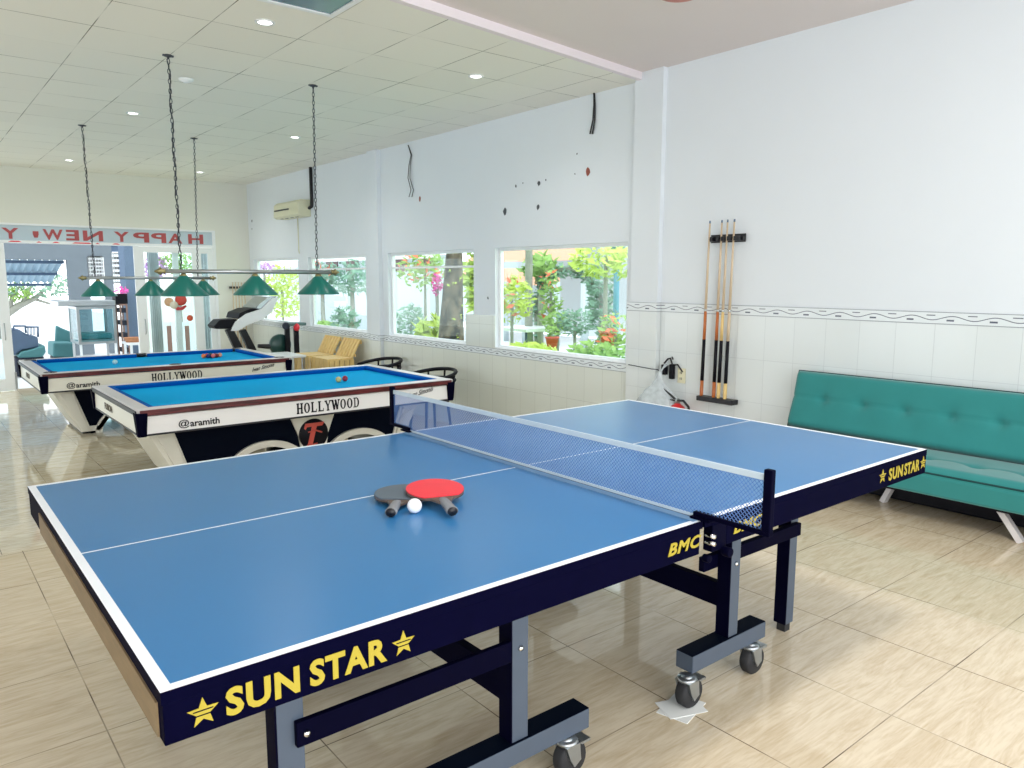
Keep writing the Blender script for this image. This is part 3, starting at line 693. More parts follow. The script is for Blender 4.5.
        MB().prism([(xk - 0.25, ky, zb), (xk + 0.25, ky, zb), (xk + 0.15, ky, -0.09), (xk + 0.10, ky, FL), (xk - 0.10, ky, FL), (xk - 0.15, ky, -0.09)], (0, 0.022, 0)).build('keystone_panel', M['cream'], P)
        if front < 0:
            d = MB().lathe([(0, -0.008), (0.145, -0.008), (0.15, 0)], 32, (xk, ky, -0.085), axis=1).build('emblem', M['ink'], P)
            e = MB(); Ry = ky - 0.012
            e.prism([(xk - 0.10, Ry, -0.02), (xk - 0.085, Ry, 0.025), (xk + 0.11, Ry, 0.025), (xk + 0.085, Ry, -0.01), (xk + 0.03, Ry, -0.01), (xk - 0.02, Ry, -0.19), (xk - 0.07, Ry, -0.19), (xk - 0.02, Ry, -0.01), (xk - 0.07, Ry, -0.01), (xk - 0.085, Ry, -0.035)], (0, 0.004, 0))
            e.tube([(xk - 0.06, Ry, -0.06), (xk + 0.02, Ry, -0.05), (xk + 0.08, Ry, -0.075)], 0.008, 6)
            e.tube([(xk - 0.075, Ry, -0.185), (xk - 0.03, Ry, -0.19), (xk + 0.03, Ry, -0.175)], 0.008, 6)
            e.build('emblem_letter', M['emb'], d)
    for sx, xe in ((1, X0), (-1, X1)):
        # flared end leg, narrowing to the foot: cream V frame around a dark infill
        pts = lambda y, a, b, c, d_: [(xe + sx * a, y, zb), (xe + sx * b, y, zb), (xe + sx * c, y, FL + 0.03), (xe + sx * d_, y, FL + 0.03)]
        l = MB()
        l.prism(pts(yb0 - 0.02, 0.14, 0.36, 0.53, 0.42), (0, yb1 - yb0 + 0.04, 0))
        l.prism([(xe + sx * 0.20, yb0 - 0.045, zb), (xe + sx * 0.34, yb0 - 0.045, zb), (xe + sx * 0.50, yb0 - 0.045, FL + 0.05), (xe + sx * 0.43, yb0 - 0.045, FL + 0.05)], (0, 0.025, 0))
        l.prism([(xe + sx * 0.42, yb0 - 0.03, FL + 0.03), (xe + sx * 0.62, yb0 - 0.03, FL + 0.03), (xe + sx * 0.80, yb0 - 0.03, -0.12), (xe + sx * 0.76, yb0 - 0.03, -0.10), (xe + sx * 0.60, yb0 - 0.03, FL + 0.09), (xe + sx * 0.42, yb0 - 0.03, FL + 0.09)], (0, 0.03, 0)) if pockets else None
        l.build('leg', M['cream'], P, bevel=0.003)
        MB().box(min(xe + sx * 0.44, xe + sx * 0.56), max(xe + sx * 0.44, xe + sx * 0.56), yb0 + 0.02, yb1 - 0.02, FL, FL + 0.03).build('foot_plate', M['black'], P)
    # lettering
    yf = Y0 + ins - 0.002
    t = MB(); serif_word(t, 'HOLLYWOOD', hw_x[0], hw_x[1], yf, zs - 0.175, zs - 0.085); t.build('lettering', M['ink'], P)['label'] = 'black serif HOLLYWOOD lettering'
    t = MB(); text_mb('@', t, (ar_x, yf, zs - 0.185), (1, 0, 0), (0, 0, 1), 0.085, 0.07, 0.002, bold=0.01)
    text_mb('aramith', t, (ar_x + 0.09, yf, zs - 0.178), (1, 0, 0), (0, 0, 1), 0.235, 0.055, 0.002, bold=0.02); t.build('lettering', M['ink'], P)['label'] = 'black aramith lettering with a swirled initial'
    t = MB(); text_mb('Iwan Simonis', t, (si_x, yf, zs - 0.15), Vector((0.98, 0, 0.17)), (0, 0, 1), 0.30, 0.05, 0.002, bold=0.008, shear=0.5); t.build('lettering', M['ink'], P)['label'] = 'slanted black script lettering'
    t2 = MB(); text_mb('FUSION', t2, (X0 + ins - 0.002, Y0 + 1.25, zs - 0.155), (0, -1, 0), (0, 0, 1), 0.3, 0.06, 0.002, bold=0.02)
    t2.build('end_lettering', mat('faded_brown_ink', lin(90, 80, 66), 0.6), P)
    return P
GL = {  # serif capitals as strokes in a unit box: (x0,z0,x1,z1,thick)
 'H': [(.22, 0, .22, 1, .2), (.8, 0, .8, 1, .2), (.22, .5, .8, .5, .1), (.02, .03, .42, .03, .07), (.6, .03, 1, .03, .07), (.02, .97, .42, .97, .07), (.6, .97, 1, .97, .07)],
 'L': [(.25, 0, .25, 1, .2), (.05, .97, .48, .97, .07), (.05, .04, .9, .04, .09), (.88, 0, .88, .3, .07)],
 'Y': [(.5, 0, .5, .5, .2), (.15, .97, .5, .45, .18), (.87, .97, .5, .45, .1), (.28, .03, .72, .03, .07), (-.02, .97, .36, .97, .07), (.68, .97, 1.04, .97, .07)],
 'W': [(.1, 1, .33, 0, .19), (.33, 0, .52, .95, .09), (.5, 1, .73, 0, .19), (.73, 0, .92, .97, .09), (-.06, .97, .24, .97, .07), (.38, .97, .62, .97, .07), (.8, .97, 1.08, .97, .07)],
}
def serif_word(mb, word, xa, xb, y, z0, z1):
    n = len(word); H = z1 - z0; widths = [1.25 if ch == 'W' else 1.0 for ch in word]; tot = sum(widths) + 0.12 * (n - 1); u = (xb - xa) / tot; x = xa
    for ch, wd in zip(word, widths):
        cw = wd * u
        P_ = lambda a, b: (x + a * cw, y, z0 + b * H)
        if ch in GL:
            for (a, b, c, d, t) in GL[ch]:
                p, q = Vector(P_(a, b)), Vector(P_(c, d)); mb.bar(p, q, t * 1.25 * cw if abs(c - a) < abs(d - b) * 1.0 else 0.12 * H, 0.002, up=(0, 1, 0))
        elif ch in 'OD':
            N2 = 28
            def pt(a, rx, rz):
                ex = 0.5 + rx * cos(a); ez = 0.5 + rz * sin(a)
                if ch == 'D' and cos(a) < 0: ex = 0.5 + rx * 0.75 * (-1 if abs(cos(a)) > 0.25 else cos(a) * 4)
                return P_(ex, ez)
            outer = [pt(2 * pi * k / N2, .47, .52) for k in range(N2)]; inner = [pt(2 * pi * k / N2, .21, .42) for k in range(N2)]
            vs = outer + inner; vs2 = [(p[0], p[1] - 0.001, p[2]) for p in vs]
            mb._add(vs2, [(k, (k + 1) % N2, N2 + (k + 1) % N2, N2 + k) for k in range(N2)])
            if ch == 'D': mb.bar(P_(0, .97), P_(.3, .97), .08 * H, 0.002, up=(0, 1, 0)); mb.bar(P_(0, .03), P_(.3, .03), .08 * H, 0.002, up=(0, 1, 0))
        x += cw + 0.12 * u
M['emb'] = mat('emblem_red', lin(214, 88, 74), 0.5, var=0.05)
pool('nearer billiard table with two balls on plain blue cloth, white side board', 1.105, 5.14, 4.10, 6.9, False, True, (2.415, 3.03), 1.418, 3.56, 2.75, 2.29, 3.23)
pool('farther billiard table with pockets, cue ball and racked balls, cream side board', 0.85, 8.2, 3.66, 10.03, True, False, (1.965, 2.535), 1.10, 3.14, 2.28, 1.82, 2.76)
BR = 0.03; ZB = 0.335 + BR
def bball(x, y, col, label, grp, nm='billiard_ball'):
    m_ = mat('phenolic_' + nm, col, 0.12, var=0.01)
    tag(MB().ball((x, y, ZB), BR, 16).build(nm, m_), label, 'ball', grp)
G1 = 'balls on the nearer billiard table'; G2 = 'racked balls on the farther billiard table'
p = at(338.5, 379.5, 2, ZB); bball(p.x, p.y, lin(206, 196, 130), 'cream yellow ball touching the red ball on the nearer table', G1)
p = at(345, 378.5, 2, ZB); bball(p.x + 0.0, p.y + 0.0, lin(150, 34, 60), 'dark red ball touching the cream yellow one on the nearer table', G1)
p = at(115, 362, 2, ZB); bball(p.x, p.y, lin(190, 226, 226), 'white cue ball alone at left of the farther table', None, 'cue_ball')
pc = at(212, 355.5, 2, ZB)
cols = [('orange', (236, 120, 60)), ('navy', (40, 46, 110)), ('red', (208, 50, 50)), ('rose', (226, 110, 110)), ('black', (24, 24, 28)), ('green', (30, 110, 80)), ('maroon', (120, 40, 50)), ('purple', (90, 60, 130)), ('salmon', (236, 150, 120))]
dia = [(0, 0), (1, -.5), (1, .5), (2, -1), (2, 0), (2, 1), (3, -.5), (3, .5), (4, 0)]
wh = ['at the left point of the rack', 'second in the rack, nearer rail side', 'second in the rack, door side', 'at the near corner of the rack', 'in the middle of the rack', 'at the door side corner of the rack', 'fourth row of the rack, nearer rail side', 'fourth row of the rack, door side', 'at the right point of the rack']
for (i, j), (cn, cc), wl in zip(dia, cols, wh):
    bball(pc.x - 0.11 + i * 0.0535, pc.y + j * 0.0615, lin(*cc), '%s billiard ball %s' % (cn, wl), G2)

# ---------------------------------------------------------------- billiard lamps on chains
def lamp(label, xa, xb, Y, zb, shades, chains, bigfin, rs=0.175, hs=0.165):
    R = thing('billiard_lamp', label, 'lamp', ((xa + xb) / 2, Y, zb), 'green shaded billiard lamps')
    MB().tube([(xa, Y, zb), (xb, Y, zb)], 0.018, 12).build('bar', M['steel'], R)
    for s, x in ((-1, xa), (1, xb)):
        f = MB(); f.M = Matrix.Translation((x, Y, zb)); f.lathe([(0.018, 0), (0.026, 0.008), (0.014, 0.016), (0.034, 0.038), (0.014, 0.06), (0.012, 0.07), (0.0, 0.085)] if s > 0 else [(0.018, 0), (0.026, -0.008), (0.014, -0.016), (0.034, -0.038), (0.014, -0.06), (0.012, -0.07), (0.0, -0.085)], 12, axis=0)
        f.build('finial', M['brass'], R)
    for x in shades:
        sh = MB().lathe([(0.028, -0.035), (0.04, -0.045), (rs, -0.045 - hs), (rs + 0.002, -0.055 - hs), (rs - 0.004, -0.055 - hs), (rs - 0.008, -0.045 - hs), (0.034, -0.05), (0.022, -0.04)], 36, (x, Y, zb)).build('lamp_shade', M['green'], R)
        MB().lathe([(0.01, -0.016), (0.02, -0.02), (0.03, -0.035), (0.026, -0.045), (0.0, -0.045)], 16, (x, Y, zb)).build('shade_cap', M['brass'], sh)
        MB().lathe([(0.014, -0.045), (0.016, -0.1), (0.03, -0.13), (0.03, -0.15), (0.0, -0.178)], 14, (x, Y, zb)).build('bulb', M['white'], sh)
    for (x, xt, yt) in chains:
        a = Vector((x, Y, zb + 0.018)); b = Vector((xt, yt, ZC - 0.03)); n = int((b - a).length / 0.036); ch = MB()
        ax = (b - a).normalized()
        for i in range(n):
            c = a + (b - a) * ((i + 0.5) / n); sd = Vector((1, 0, 0)) if i % 2 else Vector((0, 1, 0))
            ring = []
            for q in range(8):
                t = 2 * pi * q / 8; ring.append(c + ax * (0.022 * cos(t)) + sd * (0.010 * sin(t)))
            ch.tube(ring, 0.0035, 4, closed=True)
        cho = ch.build('chain', M['chain'], R)
        MB().lathe([(0.03, 0.03), (0.03, 0.018), (0.01, 0.014), (0.008, 0)], 12, (xt, yt, ZC - 0.03)).box(xt - 0.04, xt + 0.04, yt - 0.01, yt + 0.01, ZC - 0.012, ZC - 0.0005).build('ceiling_hook', M['chain'], R)
        cab = MB(); k = [a + (b - a) * (i / 14) + Vector((0.012 * sin(i * 2.1), 0.0, 0)) for i in range(15)]
        if x < (xa + xb) / 2: cab.tube(k, 0.004, 5); cab.build('flex', M['black'], R)
YL1 = 5.36; YL2 = 8.85
p1 = at(165, 271, 1, YL1); p2 = at(331, 272.5, 1, YL1)
s1 = [at(u, 275, 1, YL1).x for u in (183.5, 255, 318)]
t1 = at(168, 55, 2, ZC); t2 = at(313, 85, 2, ZC)
lamp('three-shade green lamp on a steel bar hung over the nearer billiard table', p1.x, p2.x, YL1, (p1.z + p2.z) / 2, s1, [(at(181, 271, 1, YL1).x, t1.x, t1.y), (at(317, 271, 1, YL1).x, t2.x, t2.y)], True, 0.185, 0.145)
p1 = at(86, 278, 1, YL2); p2 = at(210, 278, 1, YL2); s2 = [at(u, 280, 1, YL2).x for u in (98, 150.5, 203)]
t1 = at(82, 125, 2, ZC); t2 = at(194, 138, 2, ZC)
lamp('three-shade green lamp on a steel bar hung over the farther billiard table', p1.x, p2.x, YL2, (p1.z + p2.z) / 2, s2, [(at(95, 278, 1, YL2).x, t1.x, t1.y), (at(198, 278, 1, YL2).x, t2.x, t2.y)], False, 0.19, 0.16)

# ---------------------------------------------------------------- ceiling fittings
dl = [((265, 22), 'nearest the dark ceiling panel'), ((133, 113), 'between the two left lamp chains'), ((69, 160), 'farthest left, near the entrance wall'), ((295, 137), 'left of the air conditioner pipe, mid ceiling'), ((476, 76), 'nearest the window wall'), ((200, 172), 'farthest right, near the entrance wall')]
for (uv, wl) in dl:
    q = at(uv[0], uv[1], 2, ZC)
    R = thing('downlight', 'round white recessed downlight, lit, ' + wl, 'ceiling light', (q.x, q.y, ZC), 'lit ceiling downlights')
    MB().lathe([(0.045, -0.002), (0.052, -0.009), (0.066, -0.006), (0.068, 0.0)], 24, (q.x, q.y, ZC)).build('bezel', M['white'], R)
    MB().lathe([(0.0, -0.004), (0.045, -0.004), (0.045, -0.001)], 24, (q.x, q.y, ZC)).build('lens', M['led'], R)
    l = bpy.data.lights.new('downlight_bulb', 'SPOT'); l.energy = 26; l.spot_size = radians(150); l.spot_blend = 0.8; l.shadow_soft_size = 0.05; l.color = (1, 0.98, 0.94)
    lo = bpy.data.objects.new('downlight_bulb', l); C.objects.link(lo); lo.parent = R; lo.location = (0, 0, -0.03)
q = at(186, 79, 2, ZC)
tag(MB().lathe([(0.0, -0.03), (0.03, -0.028), (0.035, -0.02), (0.06, -0.015), (0.065, 0)], 20, (q.x, q.y, ZC)).build('smoke_detector', M['white']), 'small white round detector beside the left lamp chain', 'smoke detector')
hp = thing('ceiling_panel', 'dark blue-grey ceiling panel in a white frame beside the beam', 'ceiling panel', (1.86, 3.4, ZC))
hx0, hx1, hy0, hy1 = 1.55, 2.14, 3.16, 3.67
hf = MB(); rect_ring(hf, hx0, hx1, hy0, hy1, 0.035, 0.035, ZC - 0.014, ZC - 0.0005); hf.build('frame', M['white'], hp)
MB().box(hx0 + 0.035, hx1 - 0.035, hy0 + 0.035, hy1 - 0.035, ZC - 0.006, ZC - 0.0005).build('panel', M['vent_glass'], hp)
q = at(673, 3, 2, ZP - 0.04)
tag(MB().lathe([(0.0, -0.06), (0.12, -0.055), (0.17, -0.03), (0.18, 0.0)], 32, (q.x - 0.10, q.y - 0.14, ZP)).build('ceiling_fitting', M['fanred']), 'round terracotta ceiling fitting cut by the top edge', 'ceiling fitting')

# air conditioner on the window wall
a = thing('air_conditioner', 'cream wall air conditioner high on the window wall', 'air conditioner', (XW - 0.1, 11.05, 2.5))
ya, yb = 10.42, 11.42; za, zb_ = 2.37, 2.63
o = MB(); o.prism([(XW - 0.22, ya, za + 0.03), (XW - 0.17, ya, za), (XW, ya, za), (XW, ya, zb_), (XW - 0.16, ya, zb_), (XW - 0.21, ya, zb_ - 0.04)], (0, yb - ya, 0)); o.build('body', M['acbody'], a, bevel=0.006)
MB().bar((XW - 0.222, ya + 0.36, 2.50), (XW - 0.222, yb - 0.05, 2.50), 0.006, 0.022).build('air_slot', M['black'], a)
for i in range(4): MB().box(XW - 0.16, XW - 0.14, ya + 0.15 + i * 0.2, ya + 0.26 + i * 0.2, za - 0.004, za).build('louvre', M['dark'], a)
MB().tube([(XW - 0.03, ya + 0.0, 2.5), (XW - 0.03, ya - 0.09, 2.52), (XW - 0.03, ya - 0.1, 2.6), (XW - 0.03, ya - 0.1, ZC)], 0.025, 8).build('pipe', M['rubber'], a)
MB().tube([(XW - 0.02, 10.9, za), (XW - 0.02, 10.9, 1.85), (XW - 0.02, 10.88, 1.8)], 0.008, 6).build('drain_tube', M['acbody'], a)
# loose cables at the ceiling edge
def cable(u0, v0, pts, label, r=0.008):
    mb = MB()
    for off in (0, 1):
        P3 = []
        for (u, v) in pts:
            q = at(u + off * 2.0 * ((v - v0) / 40), v, 0, XW - 0.02); P3.append((q.x + 0.005 * off, q.y, min(q.z, ZC)))
        mb.tube(P3, r, 5)
    tag(mb.build('loose_cable', M['black']), label, 'cable', 'loose cables hanging from the ceiling edge')
cable(592, 93, [(594, 92), (594, 105), (593, 120), (590, 134)], 'short thick pair of loose cables hanging by the pillar')
cable(408, 146, [(408, 145), (411, 155), (409, 165), (408, 178), (411, 190), (409, 197)], 'thin crinkled loose cable hanging left of the chipped patch', 0.005)

# ---------------------------------------------------------------- wall fixtures near the step
cr = thing('cue_rack', 'black two-piece wooden cue rack on the white wall left of the sofa', 'cue rack', (XW, 2.58, 0.4))
for (za, zb_, ya, yb, tl) in ((1.70, 1.735, 2.37, 2.70, 'upper_bar'), (0.385, 0.425, 2.38, 2.735, 'lower_bar')):
    o = MB().box(XW - 0.09, XW - 0.008, ya, yb, za, zb_)
    if tl == 'upper_bar':
        o = MB().box(XW - 0.05, XW - 0.008, ya, yb, za, zb_)
        for yy in (2.395, 2.42, 2.467, 2.482, 2.528, 2.54, 2.585, 2.645): o.box(XW - 0.09, XW - 0.05, yy - 0.012, yy + 0.012, za, zb_)
        o.box(XW - 0.016, XW - 0.008, ya, yb, za - 0.01, zb_ + 0.02)
    o.build(tl, M['black'], cr, bevel=0.003)
def cue(nm, label, yt, yb, butt, split=0.42, x=XW - 0.068, z0=0.426, ln=1.44, grp='cues in the rack left of the sofa', parts=True):
    a = Vector((x, yb, z0)); b = Vector((x, yt, z0 + ln)); L_ = lambda t: a + (b - a) * t
    R = thing(nm, label, 'cue', a, grp)
    MB().tube([L_(0), L_(0.005), L_(0.09)], [0.013, 0.015, 0.0145], 10).build('butt', butt, R)
    MB().tube([L_(0.09), L_(0.33)], [0.0148, 0.0135], 10).build('grip', M['ink'], R)
    MB().tube([L_(0.33), L_(0.49)], [0.0134, 0.0118], 10).build('forearm', butt if split else M['wood_mid'], R)
    MB().tube([L_(0.49), L_(0.505)], [0.0118, 0.0117], 10).build('joint', M['chrome'], R)
    MB().tube([L_(0.505), L_(0.985)], [0.0115, 0.007], 10).build('shaft', M['wood_mid'], R)
    MB().tube([L_(0.985), L_(1.0)], [0.007, 0.0065], 10).build('tip', M['postblue'], R)
cue('billiard_cue', 'leftmost cue, standing apart, reddish forearm', 2.675, 2.70, M['wood_red'])
cue('billiard_cue', 'second cue from the left with reddish forearm, in the close group of three', 2.559, 2.576, M['wood_red'])
cue('billiard_cue', 'middle cue of the close group of three, pale forearm', 2.505, 2.53, M['wood_pale'])
cue('billiard_cue', 'rightmost cue in the rack left of the sofa', 2.442, 2.467, M['wood_pale'], split=0)
so = thing('wall_socket', 'ivory double wall socket between the plastic bag and cue rack', 'socket', (XW, 2.955, 0.57))
MB().box(XW - 0.02, XW - 0.008, 2.915, 2.995, 0.50, 0.63).build('face_plate', M['ivory'], so, bevel=0.003)
for zz in (0.54, 0.59):
    MB().box(XW - 0.0215, XW - 0.02, 2.948, 2.953, zz - 0.01, zz + 0.01).box(XW - 0.0215, XW - 0.02, 2.963, 2.968, zz - 0.01, zz + 0.01).build('socket_slots', M['dark'], so)
ex = thing('fire_extinguisher', 'red fire extinguisher with black hose standing at the wall under the socket', 'fire extinguisher', (4.86, 2.88, 0))
MB().lathe([(0, 0), (0.07, 0), (0.075, 0.01), (0.075, 0.27), (0.06, 0.315), (0.03, 0.335), (0.022, 0.345), (0, 0.345)], 24, (4.86, 2.89, 0)).build('cylinder', M['extred'], ex)
MB().lathe([(0.022, 0.345), (0.022, 0.375), (0.014, 0.385), (0, 0.385)], 14, (4.86, 2.89, 0)).build('valve', M['steel'], ex)
MB().bar((4.85, 2.91, 0.38), (4.85, 3.03, 0.455), 0.02, 0.008).bar((4.85, 2.91, 0.365), (4.85, 3.01, 0.375), 0.02, 0.008).build('lever', M['black'], ex)
MB().tube([(4.85, 2.88, 0.37), (4.85, 2.82, 0.375), (4.85, 2.765, 0.33), (4.85, 2.745, 0.25), (4.84, 2.78, 0.12)], 0.011, 8).build('hose', M['black'], ex)
pb = thing('plastic_bag', 'translucent white plastic bag hanging beside the adapters at the pillar', 'bag', (4.88, 3.1, 0.2))
bagm = MB(); n = 20; prof = [(0.015, 0.60), (0.02, 0.54), (0.05, 0.48), (0.10, 0.42), (0.14, 0.36), (0.15, 0.30), (0.13, 0.25), (0.08, 0.22), (0.0, 0.21)]
rr = random.Random(3); vs = []
for (r_, z_) in prof:
    for k in range(n):
        t = 2 * pi * k / n; q_ = r_ * (1 + 0.16 * sin(5 * t + z_ * 20) + 0.08 * rr.random()); yc = 3.09 + (0.60 - z_) * 0.1
        vs.append((4.86 + q_ * 0.6 * cos(t) , yc + q_ * 1.35 * sin(t), z_))
fs = [(i * n + k, i * n + (k + 1) % n, (i + 1) * n + (k + 1) % n, (i + 1) * n + k) for i in range(len(prof) - 1) for k in range(n)]
bagm._add(vs, fs, True); bagm.build('bag_body', M['bag'], pb)
MB().tube([(4.86, 3.08, 0.60), (4.93, 3.09, 0.66)], 0.008, 6).tube([(4.86, 3.10, 0.60), (4.93, 3.06, 0.66)], 0.006, 6).build('bag_handle', M['bag'], pb)
hk = thing('power_adapter', 'black adapters and cables bunched on a hook above the plastic bag', 'cable', (XW - 0.04, 3.09, 0.6))
MB().box(XW - 0.06, XW - 0.02, 3.10, 3.15, 0.56, 0.65).build('adapter', M['ink'], hk, bevel=0.006)
MB().box(XW - 0.06, XW - 0.02, 3.02, 3.06, 0.53, 0.66).build('adapter', M['ink'], hk, bevel=0.006)
MB().tube([(XW - 0.04, 3.04, 0.66), (XW - 0.03, 3.07, 0.71), (XW - 0.03, 3.1, 0.70), (XW - 0.04, 3.13, 0.66)], 0.008, 6).tube([(XW - 0.03, 3.05, 0.65), (XW - 0.03, 2.99, 0.66), (XW - 0.02, 2.94, 0.60)], 0.007, 6).tube([(XW - 0.02, 3.05, 0.7), (XW - 0.009, 3.07, 0.72)], 0.006, 6).build('lead', M['black'], hk)
cw = MB().tube([(XW - 0.015, 3.58, 0.62), (XW - 0.07, 3.52, 0.615), (XW - 0.07, 3.25, 0.60), (XW - 0.05, 3.2, 0.6), (XW - 0.03, 3.12, 0.555)], 0.004, 5)
tag(cw.build('wall_cable', M['dark']), 'thin grey cable running round the pillar to the adapters', 'cable')

# ---------------------------------------------------------------- sofa
S = thing('sofa', 'teal tufted sofa bed against the white wall with pale wooden legs', 'sofa', (4.6, 0.6, 0))
SY0, SY1 = -0.75, 1.80
def pad(y0, y1, u, vaxis, origin, length, thick, tufts, rows):
    """tufted cushion: u along the length, v across; returns MB"""
    nu, nv = 96, 28; mb = MB(); O = Vector(origin); V = Vector(vaxis); U = Vector((0, 1, 0)); Nn = V.cross(U)
    if Nn.z < 0 or Nn.x > 0.5: Nn = -Nn
    Lu = y1 - y0; pts = []
    rad = 0.04
    def prof(s, Ls):
        d = min(s, Ls - s); return 1 if d > rad else math.sqrt(max(0, 1 - ((rad - d) / rad) ** 2))
    for i in range(nu + 1):
        for j in range(nv + 1):
            s = Lu * i / nu; t = length * j / nv
            h = thick * (0.45 + 0.55 * prof(s, Lu) * prof(t, length))
            for (ts, tt) in tufts:
                d2 = ((s - ts) ** 2 + (t - tt) ** 2); h -= 0.028 * math.exp(-d2 / 0.0011) + 0.012 * math.exp(-d2 / 0.012)
            for tt in rows: h -= 0.010 * math.exp(-((t - tt) / 0.008) ** 2)
            pts.append(O + U * s + V * t + Nn * h)
    fs = [(i * (nv + 1) + j, (i + 1) * (nv + 1) + j, (i + 1) * (nv + 1) + j + 1, i * (nv + 1) + j + 1) for i in range(nu) for j in range(nv)]
    mb._add(pts, fs, True)
    # sides and underside
    border = [i * (nv + 1) for i in range(nu + 1)] + [nu * (nv + 1) + j for j in range(1, nv + 1)] + [i * (nv + 1) + nv for i in range(nu - 1, -1, -1)] + [j for j in range(nv - 1, 0, -1)]
    base = [pts[b] - Nn * ((pts[b] - O).dot(Nn)) for b in border]
    o = len(mb.v); mb.v += base; m_ = len(border)
    for k in range(m_): mb.f.append([border[k], border[(k + 1) % m_], o + (k + 1) % m_, o + k]); mb.mi.append(0); mb.sm.append(False)
    mb.f.append([o + k for k in range(m_)]); mb.mi.append(0); mb.sm.append(False)
    return mb, [pts[b] for b in border]
tf = [(SY1 - SY0) * k / 8.0 for k in range(1, 8)]
tf = [0.06 + 0.28 * k for k in range(0, 10)]
vb = Vector((0.30, 0, 1)).normalized()
bk, bb = pad(SY0, SY1, None, vb, (4.83, SY0, 0.31), 0.42, 0.12, [(t, 0.22) for t in tf], [0.22])
bk.build('backrest', M['teal'], S)
MB().tube(bb, 0.006, 6, closed=True).build('piping', M['piping'], S)
st, sb = pad(SY0, SY1, None, Vector((1, 0, -0.02)).normalized(), (4.22, SY0, 0.275), 0.56, 0.07, [(t, 0.28) for t in tf], [0.28])
st.build('seat', M['teal'], S)
MB().tube(sb, 0.006, 6, closed=True).build('piping', M['piping'], S)
fb = MB(); fb.prism([(4.215, SY0 + 0.005, 0.298), (4.235, SY0 + 0.005, 0.17), (4.95, SY0 + 0.005, 0.17), (4.78, SY0 + 0.005, 0.28)], (0, SY1 - SY0 - 0.01, 0)); fb.build('base', M['teal'], S, bevel=0.02, seg=3)
MB().box(4.27, 4.93, SY0 + 0.03, SY1 - 0.03, 0.155, 0.17).build('underside_shade_sheet', M['ink'], S)  # black sheet added so the underside reads as shaded
MB().box(4.54, 4.90, SY0 + 0.1, SY1 - 0.1, 0.02, 0.155).build('shade_block', M['ink'], S, bevel=0.01)  # black block added to stand in for the deep shade beneath
for (y_, sgn, xf) in ((0.88, 0.5, 4.5), (0.25, -1, 4.32), (0.88, 0.5, 4.935), (0.25, -1, 4.935)):
    MB().bar((xf + 0.02, y_, 0.165), (xf, y_ + sgn * 0.13, 0.0), 0.05, 0.03, up=(0, 1, 0)).build('leg', M['rail_alu'], S)

# ---------------------------------------------------------------- treadmill and gym gear beyond the far table
tm = thing('treadmill', 'white and black treadmill with raised console in the far corner', 'treadmill', (3.9, 10.9, FL))
yt = 11.5
def Q(u, v, y=yt): return at(u, v, 1, y)
def poly(uvs, y, th, m_, name, par, bevel=0.01):
    o = MB().prism([tuple(Q(u, v, y)) for (u, v) in uvs], (0, th, 0)); return o.build(name, m_, par, bevel=bevel)
poly([(214, 326), (220, 320), (236, 319), (241, 321), (236, 328), (226, 329), (216, 329)], yt - 0.15, 0.35, M['ink'], 'handlebar', tm)
poly([(231, 331), (236, 322), (247, 314), (262, 309), (272, 299), (279, 297), (272, 312), (262, 320), (248, 325), (238, 331)], yt - 0.2, 0.08, M['white'], 'side_shell', tm)
poly([(231, 331), (236, 322), (247, 314), (262, 309), (272, 299), (279, 297), (272, 312), (262, 320), (248, 325), (238, 331)], yt + 0.45, 0.08, M['white'], 'side_shell', tm)
poly([(240, 313), (250, 309), (262, 308), (268, 305), (271, 309), (258, 316), (245, 319), (238, 319)], yt - 0.13, 0.6, M['ink'], 'console_base', tm)
con = poly([(255, 308), (268, 297), (277, 296), (264, 311)], yt - 0.15, 0.62, M['steel'], 'console', tm)
poly([(226, 330), (233, 328), (246, 353), (238, 356)], yt - 0.18, 0.09, M['black'], 'upright', tm)
poly([(240, 331), (246, 329), (257, 350), (250, 352)], yt + 0.42, 0.09, M['black'], 'upright', tm)
MB().box(3.75, 4.9, yt - 0.2, yt + 0.5, FL + 0.04, FL + 0.2).build('running_deck', M['black'], tm, bevel=0.02)
MB().box(3.65, 4.0, yt - 0.22, yt + 0.52, FL + 0.02, FL + 0.32).build('motor_hood', M['ink'], tm, bevel=0.05)
gm = thing('exercise_bike', 'black exercise machine with round flywheel housing and red clamp beside the treadmill', 'exercise machine', (4.3, 10.0, FL))
yg = 10.35
c0 = Q(280, 343, yg)
MB().lathe([(0.0, -0.05), (0.15, -0.05), (0.17, -0.03), (0.17, 0.03), (0.15, 0.05), (0, 0.05)], 28, (c0.x, yg, c0.z - 0.03), axis=1).build('flywheel_housing', mat('dark_green_plastic', lin(28, 66, 62), 0.3), gm)
a0 = Q(258, 346, yg); a1 = Q(284, 352, yg)
MB().tube([a0, ((a0.x + a1.x) / 2, yg, a0.z - 0.02), a1], [0.03, 0.04, 0.035], 8).build('frame_tube', M['black'], gm)
p0 = Q(287, 330, yg - 0.1)
for (u0, nm_) in ((287, 'post'), (296, 'post')):
    q0 = Q(u0, 328, yg - 0.1); MB().box(q0.x - 0.035, q0.x + 0.035, yg - 0.13, yg - 0.07, FL, q0.z).build(nm_, M['ink'], gm, bevel=0.006)
q0 = Q(286, 326, yg - 0.1); MB().ball((q0.x, yg - 0.1, q0.z), 0.06, 14).build('knob', M['dark'], gm)
q0 = Q(295.5, 327, yg - 0.1); MB().ball((q0.x, yg - 0.14, q0.z), 0.05, 14, (1, 1, 1.3)).build('red_clamp', M['red'], gm)
